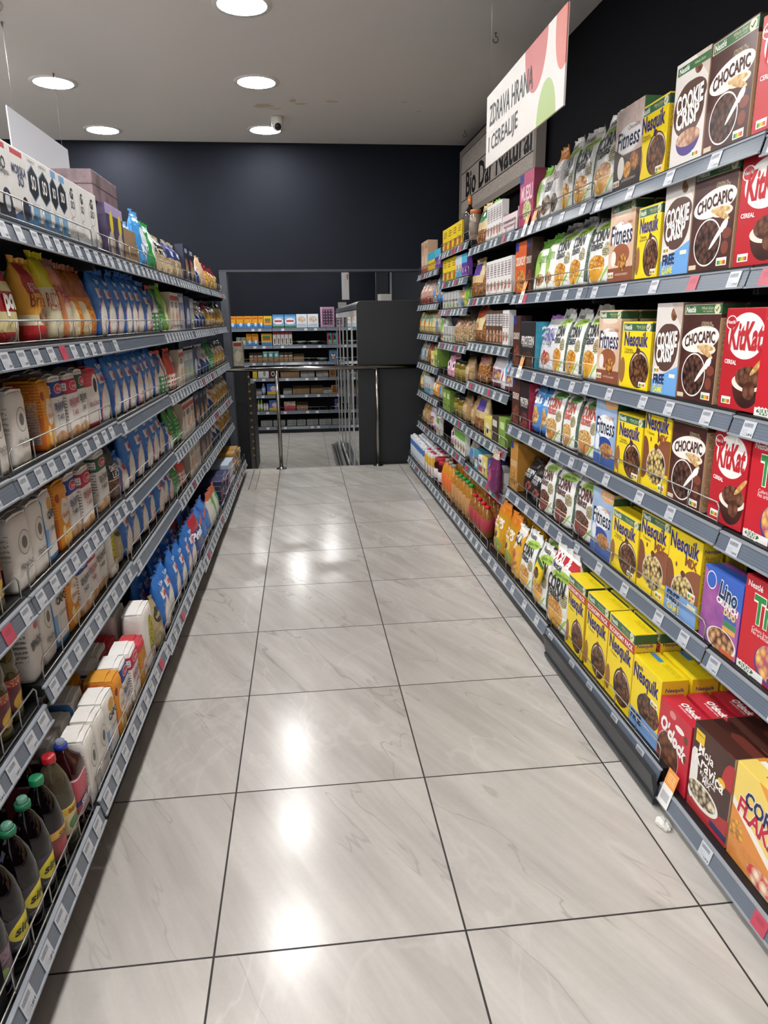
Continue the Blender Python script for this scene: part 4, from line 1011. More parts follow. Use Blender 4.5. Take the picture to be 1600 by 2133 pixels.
kind('check', 'rice_bag', 'rice bag', 'red white and green checked rice bag', 'pillow', .15, .225, .08, '#e4e2dc', [band(0, .4, '#e4e2dc'), ('F', 'k', (-.5, .5, .0, .42, 7), '#4a8a5a'), ('F', 'h', (-.9, 1, .85), '#3a5a9a'), ('F', 's', (.1, .5, .2, .5, -.2, .6, .25, .5), '#b8323c')], [], seal='#c83a40', rough=.22)
kind('green2', 'rice_bag', 'rice bag', 'glossy green rice bag', 'pillow', .15, .225, .08, '#2f8a3c', [('F', 'k', (-.5, .5, .0, .3, 7), '#8ac090'), ('F', 'r', (-.05, .45, .6, .75), '#e8ece4'), ('F', 's', (.3, .5, .2, .5, .1, .6, .25, .5), '#b8323c'), ('F', 'l', (-.4, .3, .3, .58, 9), '#7ab884')], [], seal='#2a7a34', rough=.2)
kind('redbag', 'rice_bag', 'rice bag', 'orange red checked rice bag', 'pillow', .17, .225, .08, '#d0452e', [('F', 'k', (-.5, .5, .0, .4, 7), '#e8dcd4'), ('F', 's', (.3, .5, .2, .5, .1, .6, .25, .5), '#2a3a80'), ('F', 'r', (-.05, .4, .66, .8), '#ece8e4')], [], seal='#c23a28', rough=.2)
kind('lime', 'rice_bag', 'rice bag', 'lime green rice bag', 'pillow', .12, .24, .08, '#7ab83a', [('F', 'e', (0, .4, .3, .3), '#d8e4b8')], [], seal='#8ac44a', rough=.2)
kind('rwbox', 'rice_box', 'rice box', 'white rice box with red corner', 'box', .14, .205, .05, '#ddd8ce', [('F', 'r', (-.5, .5, .8, .92), '#c04a44'), ('F', 'e', (.1, .35, .34, .24), 'n:#c88a6a:#e8dcc8:16'), ('S', 'r', (-.5, .5, 0, 1), '#b8ac98')], [T('RIŽA', 0, .7, .6, '#4a3a34', b=.02)], flap='#c8c0b0')
kind('photobox', 'rice_box', 'rice box', 'blue grey rice box', 'box', .18, .21, .05, '#7a8aa4', [('F', 'e', (.1, .3, .36, .26), 'n:#d8b890:#8a9ab0:14'), ('F', 'r', (-.3, .35, .75, .9), '#d8dce4')], [], flap='#5a6a84')
kind('navythin', 'pasta_box', 'pasta box', 'navy pasta box with pale window', 'box', .18, .2, .05, '#2c3560', [('F', 'e', (.1, .4, .28, .26), '#b8bcd0')], [], flap='#23294c')
kind('greythin', 'rice_box', 'rice box', 'silver grey rice box', 'box', .17, .19, .05, '#8f979c', [('F', 'e', (.1, .3, .3, .22), '#a8b48a'), ('F', 'r', (-.4, .4, .7, .9), '#c8ccd0')], [], flap='#6f777c')
kind('whiteblue', 'pasta_bag', 'pasta bag', 'clear bag of pale noodles with navy base', 'pillow', .22, .2, .12, 'n:#dcdad6:#b4b6bc:9', [('F', 'h', (-.5, -1, -.3), '#2b3f72'), ('F', 'r', (-.25, .2, .55, .68), '#c0586a')], [], seal='#c8cad0', rough=.15)
# flour blocks
PAPER = '#ded9d2'
kind('flourP', 'flour_pack', 'flour pack', 'cream wheat flour pack with grey emblem', 'block', .105, .185, .075, PAPER, [('S', 'r', (-.1, .35, .08, .35), '#7d4a34'), ('S', 'l', (-.4, .4, .45, .8, 14), '#a8a29a'), ('F', 'e', (.1, .62, .3, .17), '#8f8a84'), ('F', 'e', (.1, .62, .27, .155), '#d6d1ca'), ('F', 'e', (.1, .62, .14, .085), '#6f6a66')], [T('PŠENIČNO', .06, .33, .66, '#4a3a34', b=.01, sy=1.15), T('brašno', .1, .27, .4, '#8a8078')], top='#e2ded8')
kind('flourW', 'flour_pack', 'flour pack', 'white wheat flour pack with black lettering', 'block', .105, .19, .075, '#e0dcd7', [('F', 'e', (.2, .72, .2, .06), '#c86a7a'), ('F', 'h', (.9, -.8, .22), '#b8a89a'), ('S', 'l', (-.4, .4, .3, .8, 14), '#8a847c')], [T('PŠENIČNO', 0, .52, .8, '#26262a', b=.03, sy=1.3), T('BIJELO BRAŠNO', 0, .45, .8, '#26262a', b=.02)], top='#dedad4')
kind('flourO', 'flour_pack', 'flour pack', 'orange flour pack with cloud label', 'block', .105, .19, .1, '#d88a24', [('S', 'r', (-.5, .5, 0, 1), '#cf661c'), ('S', 'r', (-.35, .42, .1, .72), '#d8b8a4'), ('S', 'l', (-.32, .4, .12, .7, 26), '#b08a78'), ('F', 'l', (-.5, .5, .5, 1, 22), '#e09a34'), ('F', 'e', (-.3, .8, .13, .07), '#9a3a20'), ('F', 'e', (.1, .55, .3, .2), '#e6dccc'), ('F', 'e', (.1, .15, .35, .12), '#e8b85a'), ('F', 'e', (-.15, .28, .12, .08), '#f0d8a0')], [T('Brašno', .1, .5, .5, '#c8763a', sh=.2, b=.02), T('1 kg', .1, .64, .2, '#6a4a30')], top='#d6952c')
def senc(key, dsc, c, c2):
    kind(key, 'flour_pack', 'flour pack', dsc, 'block', .105, .19, .08, '#e3dfdb', [('F', 'r', (-.6, .6, .72, .95), c), ('S', 'r', (-.5, .5, .78, .9), '#e3dfdb'), ('S', 'l', (-.42, .42, .3, .9, 20), '#8f8a88'), ('F', 'e', (.05, .84, .3, .075), '#e8d4d4'), ('F', 'e', (.05, .84, .27, .065), '#c83a4c'), ('F', 'e', (-.1, .08, .4, .12), 'n:#a8744a:#d8b48a:20'), ('F', 'h', (1, -1.2, .1), '#c89a62')], [T('SENČANSKO', 0, .6, .84, c2, b=.02, sy=1.7), T('brašno', -.1, .525, .5, c2, sh=.2), T('T-400', -.05, .41, .5, c2, b=.01), T('Senta', .05, .84, .34, '#f0e6e6', sh=.2)], top='#e8e6e2')
senc('flourB', 'white flour pack with blue band', '#2c3f88', '#2a3566')
senc('flourR', 'white flour pack with crimson band', '#b02a48', '#a83048')
senc('flourG', 'white flour pack with green band', '#2a5a40', '#2c3a34')
kind('flourD', 'flour_pack', 'flour pack', 'white flour pack with red dotted top', 'block', .12, .19, .09, '#dfdad6', [band(.72, 1, '#c03040'), ('F', 'k', (-.5, .5, .72, 1, 9), '#c85058'), ('F', 'e', (.2, .72, .22, .2), '#e8e4e0'), ('F', 'e', (.2, .72, .12, .13), '#3a3434'), band(0, .08, '#a83040'), ('S', 'l', (-.42, .42, .3, .7, 20), '#8f8a88')], [T('BRAŠNO', 0, .42, .7, '#8a5a58', b=.01)], top='#c23444')
kind('flourC', 'flour_pack', 'flour pack', 'white flour pack with cook figure and blue base', 'block', .11, .19, .08, '#e2ded8', [('F', 'r', (-.5, -.1, .2, .5), '#8ab0d8'), ('F', 'e', (.12, .82, .25, .1), '#c89a48'), ('S', 'r', (-.5, .5, 0, 1), '#4a86c0'), ('F', 'e', (-.2, .36, .09, .16), '#dcd6cc'), band(0, .1, '#4a86c0')], [T('CAPO', .1, .68, .7, '#2a2624', b=.04), T('Durum', .12, .48, .5, '#3a3a44', sh=.3)], top='#e6e3de')
kind('flourY', 'flour_pack', 'flour pack', 'tall white flour pack with yellow corn print', 'block', .12, .225, .085, '#e4e0da', [('F', 'e', (.12, .5, .3, .34), 'v:#d8cf3a:#7a7018:120'), ('F', 'e', (.2, .18, .22, .1), '#c8465a'), ('F', 'e', (.2, .18, .18, .08), '#ece6e2')], [T('Mk', .2, .18, .2, '#b83a4c', b=.03)], top='#e8e5e0')
kind('mesh', 'flour_pack', 'flour pack', 'golden grits pack with pink emblem', 'block', .11, .165, .085, 'v:#d99a3a:#b0701c:170', [('F', 'e', (.15, .35, .28, .2), '#d8909a'), ('F', 'e', (.15, .35, .24, .17), '#eee2dc'), band(.85, 1, '#c03a44')], [T('Mk', .15, .35, .3, '#c03a4c', b=.03)], top='#c83c46')
kind('beige', 'flour_bag', 'flour bag', 'khaki flour bag with black stamp', 'pillow', .15, .2, .09, '#a8946c', [('F', 'e', (.1, .66, .28, .14), '#2c2a24'), ('F', 'e', (.1, .25, .35, .18), 'n:#c0ac80:#7d6a48:16')], [T('BRAŠNO', .1, .66, .4, '#c8b88c', b=.02)], seal='#b09c74', rough=.45)
kind('lentil', 'lentil_bag', 'lentil bag', 'black topped bag of brown lentils', 'pillow', .15, .22, .09, '#1e1d1f', [band(0, .38, 'v:#8a5a40:#3c2418:130'), ('F', 'r', (-.4, .4, .37, .39), '#c8b8a8')], [T('SMEĐA', 0, .58, .6, '#e2e0dc', b=.02), T('LEĆA', 0, .48, .5, '#e2e0dc', b=.02)], seal='#2a292b', rough=.2)
kind('pir', 'sugar_bag', 'rice bag', 'navy rice bag with red top', 'pillow', .2, .25, .1, '#253a86', [band(.66, 1, '#b02f3c'), ('F', 'h', (.9, -1, -.02), '#ddd8cc'), ('F', 'e', (.3, .3, .14, .1), '#b8b04a')], [T('Pirinač', -.05, .58, .8, '#eef0f4', b=.04)], seal='#2a3f90', rough=.16)
kind('rain', 'rice_bag', 'rice bag', 'light blue rice bag with rainbow stripe', 'pillow', .2, .24, .1, '#3f78c4', [('F', 's', (0, .5, .6, .3, .1, .42, .6, .3), '#d0663a'), ('F', 's', (0, .45, .6, .3, .1, .36, .6, .3), '#3f78c4'), ('F', 'k', (.1, .5, .55, .95, 10), '#3a3aa0'), band(0, .2, '#d8d4cc')], [], seal='#4a84d0', rough=.16)
kind('greenpk', 'rice_bag', 'rice bag', 'white and leaf green rice bag', 'pillow', .19, .24, .08, '#dcdcd4', [('F', 'h', (1, .4, .2), '#5aa83a'), band(.8, 1, '#c86a4a')], [], seal='#d8765a', rough=.2)
# flat packs on the bottom shelf
kind('flatnavy', 'spaghetti_pack', 'pasta pack', 'flat navy spaghetti pack lying in a stack', 'box', .19, .034, .28, '#272a50', [('F', 'r', (.1, .5, .2, .8), '#8a8ab0'), ('T', 'r', (-.5, .5, .0, .2), '#c8c8d8')], [T('barilla', -.1, .5, .4, '#c04a50', b=.02)], flap='#2c3058')
kind('flatclear', 'rice_pack', 'rice pack', 'clear white pack lying flat with red lettering', 'box', .19, .05, .28, 'n:#c4cfdc:#9fb2c8:12', [('F', 'e', (0, .5, .4, .3), '#dfe6ee')], [T('Splendor', .05, .6, .6, '#b84a50', b=.02)], flap='#b8c6d6', rough=.15)
kind('flatspag', 'spaghetti_pack', 'pasta pack', 'golden spaghetti pack lying in a stack', 'box', .19, .045, .3, 'n:#c49a4c:#8a6428:60', [('F', 'r', (-.5, .5, 0, 1), '#23242c'), ('F', 'e', (0, .5, .3, .3), '#c8c8d0')], [], flap='#b88c40', rough=.18)
# right far bays
def slim(key, dsc, c, L, h=.17, w=.1, d=.04, cat='small box', flap=None, name='snack_box'):
    kind(key, name, cat, dsc, 'box', w, h, d, c, L, [], flap=flap or (c.split(':')[1] if ':' in c else c))
PIC = ('F', 'e', (0, .25, .36, .18), 'n:#b05a3a:#d8b88a:40')
slim('slimw', 'slim white snack pack with red dots', '#e2e0dd', [('F', 'r', (-.3, .3, .6, .85), '#c8c4c0'), ('F', 'e', (0, .25, .3, .14), 'n:#a8323c:#d8c8b0:40'), ('F', 'l', (-.35, .35, .5, .9, 16), '#6a4a5a')], .19)
slim('slimd', 'slim brown snack pack leaning', '#5a4238', [('F', 'r', (-.4, .4, .55, .9), '#c4c0bc'), ('F', 'l', (-.35, .35, .6, .88, 16), '#4a4a5a'), PIC], .19)
slim('slimgrey', 'small grey and white box', '#c9c9c6', [('F', 'l', (-.3, .3, .4, .95, 12), '#4a4a50'), ('F', 'e', (.1, .2, .3, .14), '#8aa06a')], .12, .11)
slim('slimblue', 'small blue and white box', '#c8d4dc', [('F', 'r', (-.5, .5, .0, .3), '#5aa0c0'), ('F', 'r', (-.2, .2, .4, .6), '#d08a4a')], .15)
slim('slimviol', 'small violet and blue box', '#6a3a96', [('F', 'r', (-.5, .5, .6, 1), '#4fb0d0'), ('F', 'e', (0, .3, .2, .12), '#c8b0e0')], .15)
slim('slimby', 'small blue and yellow box', '#e2c12c', [('F', 'r', (-.5, .5, .58, 1), '#3fa8c8'), ('F', 'e', (0, .25, .24, .16), '#c88a2c')], .15)
slim('slimgreen', 'small white and green box', '#dfe0d8', [('F', 'r', (-.5, .5, .65, 1), '#6fa84a'), ('F', 'e', (0, .3, .3, .2), 'n:#c87a4a:#5a8a4a:30')], .15)
slim('yeltall', 'yellow tea box', '#e4c628', [('F', 'l', (-.3, .3, .55, .9, 10), '#5a3a2a'), ('F', 'e', (.1, .22, .3, .18), '#b8622c'), ('S', 'r', (-.5, .5, 0, 1), '#c8a820')], .16, .14, .06)
slim('tanbox', 'tall tan carton', '#c9a98c', [('F', 'e', (0, .4, .3, .16), '#d8c8b0'), ('F', 'r', (-.4, .4, .75, .9), '#b08a6c'), ('F', 'r', (-.5, .5, 0, .16), '#9a4a2c')], .27, .17, .09)
slim('smyel', 'small pale yellow carton', '#e0cf6a', [('F', 'e', (0, .45, .3, .3), '#efe8c8'), ('F', 'e', (0, .3, .14, .12), '#2c2a2a')], .12, .15, .1)
slim('smbrown', 'small dark brown carton', '#4a3a34', [('F', 'r', (-.4, .4, .6, .85), '#cfc8c0')], .15, .13, .1)
slim('smteal', 'small teal carton', '#4f9ab0', [('F', 'r', (-.5, .5, .5, .6), '#a83a5a'), ('F', 'e', (0, .3, .3, .2), '#d8e4e8')], .13, .13, .12)
slim('smred', 'small white carton with red base', '#e4e2e0', [('F', 'r', (-.5, .5, .1, .4), '#b83a40'), ('F', 'r', (-.3, .3, .6, .8), '#4a4a50')], .11, .14, .12)
slim('smviolet', 'small violet carton', '#54468c', [('F', 'e', (0, .5, .3, .3), '#c8b8d8'), ('F', 'r', (-.5, .5, 0, .2), '#c88a4a')], .13, .14, .1)
slim('lime2', 'plain lime green carton', '#7f9f45', [('F', 'r', (-.3, .3, .6, .85), '#c8d8a0'), ('S', 'r', (-.5, .5, 0, 1), '#6a8a38')], .16, .14, .1)
def nut(key, dsc, c, L, w=.2, h=.24, cat='snack bag', seal=None):
    kind(key, 'nut_bag', cat, dsc, 'pillow', w, h, .09, c, L, [], seal=seal or (c.split(':')[1] if ':' in c else c), rough=.25)
NUT = 'v:#b8804a:#6a3c1c:90'
nut('nutg', 'beige nut bag with green tick label', '#cdb88a', [band(0, .36, NUT), ('F', 'r', (-.3, .35, .55, .85), '#2f7048'), ('F', 's', (0, .75, .2, .06, .05, .7, .1, .1), '#e6ece4')])
nut('nutp', 'beige nut bag with purple label', '#c9b384', [band(0, .36, NUT), ('F', 'r', (-.3, .35, .55, .85), '#4f3a90')])
nut('nutr', 'beige nut bag with orange label', '#d6c496', [band(0, .3, NUT), ('F', 's', (0, .8, .5, .2, .1, .7, .5, .24), '#c85a34'), ('F', 'e', (-.1, .4, .26, .1), '#b08050')])
nut('nuts', 'clear bag of mixed nuts', NUT, [('F', 'e', (0, .75, .3, .1), '#8a3a4a')], .16, .2)
nut('nuteye', 'clear nut bag with round orange label', 'v:#d0b890:#7a5a38:80', [('F', 'e', (0, .66, .2, .1), '#d8622c'), ('F', 'e', (.05, .66, .08, .05), '#eeeeee')], .19, .21)
nut('berry', 'lilac and white berry bag', '#cfc8d0', [('F', 'r', (-.4, .4, .2, .5), 'v:#d0b040:#6a3a7a:60'), band(0, .14, '#6a3a4a')], .19, .22)
nut('maple', 'white bag with red leaf and blue side', '#e2e4e8', [('F', 'h', (.9, .3, .4), '#4a9ad0'), ('F', 'e', (-.1, .35, .22, .14), '#c0303c')], .15, .22)
nut('tanbag', 'plain brown paper bag', '#a8865c', [('F', 'r', (-.3, .3, .3, .55), '#c8b08a')], .15, .2)
nut('greybag', 'grey transparent bag with blue label', 'n:#b4b0a4:#7d786c:20', [('F', 'e', (0, .4, .3, .18), '#4f84b8')], .15, .19)
nut('limebag', 'yellow and green bag', '#d4c832', [('F', 'h', (1, .5, .3), '#6fa03a')], .16, .19)
nut('pinkbag', 'pink sweets bag', '#d898b0', [('F', 'e', (0, .5, .3, .2), '#f0dce4'), ('F', 'e', (.1, .5, .1, .1), '#4a2a5a')], .16, .19)
nut('pinkish', 'clear bag of pinkish bread slices', 'n:#c8a090:#a87860:14', [band(0, .25, '#8a3a30'), band(.7, 1, '#d8c4bc')], .18, .21)
nut('yelbag', 'pale yellow pasta bag', 'n:#d8c88a:#b8a060:18', [('F', 'e', (.1, .6, .24, .14), '#7ab0a8'), ('F', 's', (-.2, .4, .2, .3, -.1, .4, .2, .3), '#c8703a')], .17, .21)
nut('orbag', 'small orange bag', '#d8923a', [('F', 'e', (0, .5, .26, .18), '#eee0c0')], .15, .17)
kind('tray', 'display_tray', 'display tray', 'pale pink printed card display tray', 'tray', .22, .13, .14, '#d6c4c6', [('F', 'l', (-.4, .4, .2, .6, 5), '#7d5a62')], [])
BOT = [(.02, 0), (.9, 0), (1, .02), (1, .2), (.93, .24), (1, .28), (1, .5), (.96, .6), (.75, .74), (.45, .84), (.3, .88), (.3, .92), (.02, .92)]
def syrup_mat(c, tr=0.75):
    n = NT('syrup_in_clear_bottle')
    n.b.inputs['Base Color'].default_value = lin(c)
    n.b.inputs['Roughness'].default_value = 0.06
    n.b.inputs['Transmission Weight'].default_value = tr
    n.b.inputs['IOR'].default_value = 1.25
    n.b.inputs['Coat Weight'].default_value = 0.5
    n.b.inputs['Coat Roughness'].default_value = 0.04
    return n.mat
CAPP = [(.02, .9), (.36, .9), (.37, .905), (.37, .955), (.34, .965), (.02, .965)]
CAPS = [(.02, .9), (.38, .9), (.38, .95), (.3, .955), (.02, .955)]
SPT = [(.02, .955), (.28, .955), (.26, .965), (.26, .99), (.2, 1.0), (.02, 1.0)]
LBL = [(1.0, .2), (1.015, .205), (1.015, .47), (1.0, .475)]
def syrup(key, dsc, liquid, cap, spout, labart, texts, w=.088, h=.30, prof=BOT, lbl=LBL, sq=2.0, tr=.75):
    la = [('cap', CAPS if spout else CAPP, cap, {'rough': .35, 'square': 2.0}), ('label', lbl, labart[0], {'art': labart[1]})]
    if spout:
        la.append(('spout_cover', SPT, spout, {'rough': .2, 'trans': .5, 'square': 2.0}))
    kind(key, 'syrup_bottle', 'bottle', dsc, 'bottle', w, h, w, liquid, [], texts, prof=prof, lathes=la, mat=syrup_mat(liquid, tr), labr=1.02, square=sq)
SIR = ('#3a3642', [('F', 'e', (0, .345, .42, .1), '#d8c832'), ('F', 'l', (-.4, .4, .21, .25, 60), '#8a8a94')])
syrup('syA', 'dark syrup bottle with grape label', '#20101a', '#5a2a6a', None, ('#4a2a44', [('F', 'r', (-.5, .5, .21, .33), '#5a4a30'), ('F', 'e', (.1, .26, .3, .05), '#4a3a6a'), ('F', 'e', (-.25, .27, .2, .05), '#7a9a3a'), ('F', 'l', (-.45, .1, .36, .46, 90), '#a88a98')]), [])
syrup('syB', 'dark syrup bottle with bright blue spout cap', '#1c1016', '#2a34a8', '#7a86d0', SIR, [T('sirup', 0, .345, .7, '#26241c', b=.03, sh=.2)])
syrup('syC', 'dark syrup bottle with green spout cap', '#1c0f14', '#1f6a48', '#7ab8a0', SIR, [T('sirup', 0, .345, .7, '#26241c', b=.03, sh=.2)])
syrup('syE', 'dark syrup bottle with plain green screw cap', '#160d10', '#1f7a50', None, ('#8a3a3c', [('F', 'r', (-.5, .5, .4, .47), '#c8a04a'), ('F', 'e', (0, .3, .3, .06), '#a8303a')]), [T('SIRUP', 0, .43, .5, '#5a2a20', b=.02)])
syrup('syF', 'clear syrup bottle with red screw cap', '#c8b890', '#b0202c', None, ('#cfc090', [('F', 'r', (-.5, .5, .4, .47), '#d0a83a'), ('F', 'e', (0, .29, .3, .07), '#4f7a44')]), [T('BEZGA', 0, .435, .6, '#8a4a20', b=.03)], tr=.9)
syrup('syG', 'square red syrup bottle with blue spout cap', '#5a1a20', '#26389a', '#b8c4e0', ('#b84a5a', [('F', 'r', (-.6, .6, .3, .36), '#2a2f6a'), ('F', 'r', (-.6, .6, .2, .22), '#e0d8e0'), ('F', 'r', (-.6, .6, .6, .615), '#e0d8e0')]), [T('SIRUP', 0, .33, .8, '#e6e4ec', b=.04)], prof=[(.02, 0), (.95, 0), (1, .02), (1, .66), (.85, .76), (.35, .86), (.3, .92), (.02, .92)], lbl=[(1.0, .19), (1.01, .195), (1.01, .62), (1.0, .625)], sq=5.0, w=.085, h=.28)
kind('oil', 'oil_bottle', 'oil bottle', 'sunflower oil bottle with maroon label', 'bottle', .08, .27, .08, '#5a4c20', [], [T('ISKON', 0, .42, 1.0, '#c23a34', b=.03)], prof=[(.02, 0), (.9, 0), (1, .02), (1, .1), (.94, .13), (1, .5), (.9, .56), (1, .62), (.85, .74), (.45, .86), (.33, .9), (.33, .93), (.02, .93)], mat=syrup_mat('#6a5a24', .45), lathes=[('cap', CAPP, '#c8a52c', {'rough': .35}), ('label', [(1.0, .13), (1.02, .135), (1.02, .47), (1.0, .475)], '#6a2030', {'art': [('F', 'r', (-.6, .6, .38, .46), '#e0cfa0'), ('F', 'e', (.1, .2, .4, .1), '#e2b42c'), ('F', 'e', (.15, .2, .16, .045), '#3a2418')]})])
JP = [(.02, 0), (.93, 0), (1, .03), (1, .72), (.94, .8), (.84, .85), (.84, .88), (.02, .88)]
def jar(key, dsc, c, lid, lab, w=.09, h=.14, cat='jar', prof=JP, lidp=None, name='food_jar', texts=()):
    kind(key, name, cat, dsc, 'jar', w, h, w, c, [], list(texts), prof=prof, rough=.1, lathes=[('lid', lidp or [(.02, .86), (.88, .86), (.88, .98), (.84, 1.0), (.02, 1.0)], lid, {'rough': .3}), ('label', [(1.0, .2), (1.015, .205), (1.015, .58), (1.0, .585)], lab, {'rough': .5})])
jar('darkjar', 'dark jar with black lid', '#6a5a20', '#161616', '#8a7a2c', .11, .15)
jar('cljar', 'pale glass jar with orange lid', '#8f7f70', '#c87a4a', '#7a6c5e', .085, .2)
jar('redjar', 'dark red beet jar with red lid', '#3a0e16', '#a82430', '#d8ccd0', .13, .2)
LP_ = [(.02, 0), (.92, 0), (1, .02), (1, .55), (.8, .74), (.42, .86), (.36, .9), (.02, .9)]
LDP = [(.02, .88), (.42, .88), (.42, .96), (.4, .97), (.02, .97)]
jar('juice', 'orange juice bottle with grey cap', '#c8862c', '#9a9690', '#d86a34', .095, .26, 'bottle', LP_, LDP, 'juice_bottle')
jar('juiceg', 'amber juice bottle with green cap', '#a8742c', '#2f9a44', '#b88a5a', .085, .24, 'bottle', LP_, LDP, 'juice_bottle')
jar('juicer', 'dark juice bottle with bright red cap', '#8a5a24', '#d0202c', '#a83a44', .085, .2, 'bottle', LP_, LDP, 'juice_bottle')
jar('wine', 'tall dark bottle with orange foil top', '#141212', '#d07a3a', '#2a2422', .075, .3, 'bottle', [(.02, 0), (.95, 0), (1, .02), (1, .6), (.8, .7), (.34, .78), (.3, .96), (.02, .96)], [(.02, .82), (.37, .82), (.36, 1.0), (.02, 1.0)], 'tall_bottle')
kind('milk', 'milk_carton', 'milk carton', 'milk carton with white screw cap', 'carton', .072, .21, .072, '#dcdfe4', [], [], square=9.0, prof=[(.02, 0), (.98, 0), (1, .01), (1, .9), (.96, .93), (.02, .93)], mat=art('print_milk_carton', '#dcdfe4', [('F', 'r', (-.5, .5, .55, .8), '#4a78c0'), ('F', 'e', (0, .3, .3, .16), '#c8d4e6')], .072, .21, .072, .35, True), lathes=[('cap', [(.02, .92), (.4, .92), (.4, .99), (.36, 1.0), (.02, 1.0)], '#e6e6ea', {'rough': .35, 'square': 2.0})])
kind('milkp', 'milk_carton', 'milk carton', 'yellow and pink topped drink carton', 'carton', .072, .21, .072, '#dcdfe4', [], [], square=9.0, prof=[(.02, 0), (.98, 0), (1, .01), (1, .9), (.96, .93), (.02, .93)], mat=art('print_drink_carton', '#e0dcd8', [('F', 'r', (-.5, .5, .45, .8), '#e0b03a'), ('F', 'e', (0, .25, .3, .16), '#c86a8a')], .072, .21, .072, .35, True), lathes=[('cap', [(.02, .92), (.4, .92), (.4, .99), (.36, 1.0), (.02, 1.0)], '#c8305a', {'rough': .35, 'square': 2.0})])

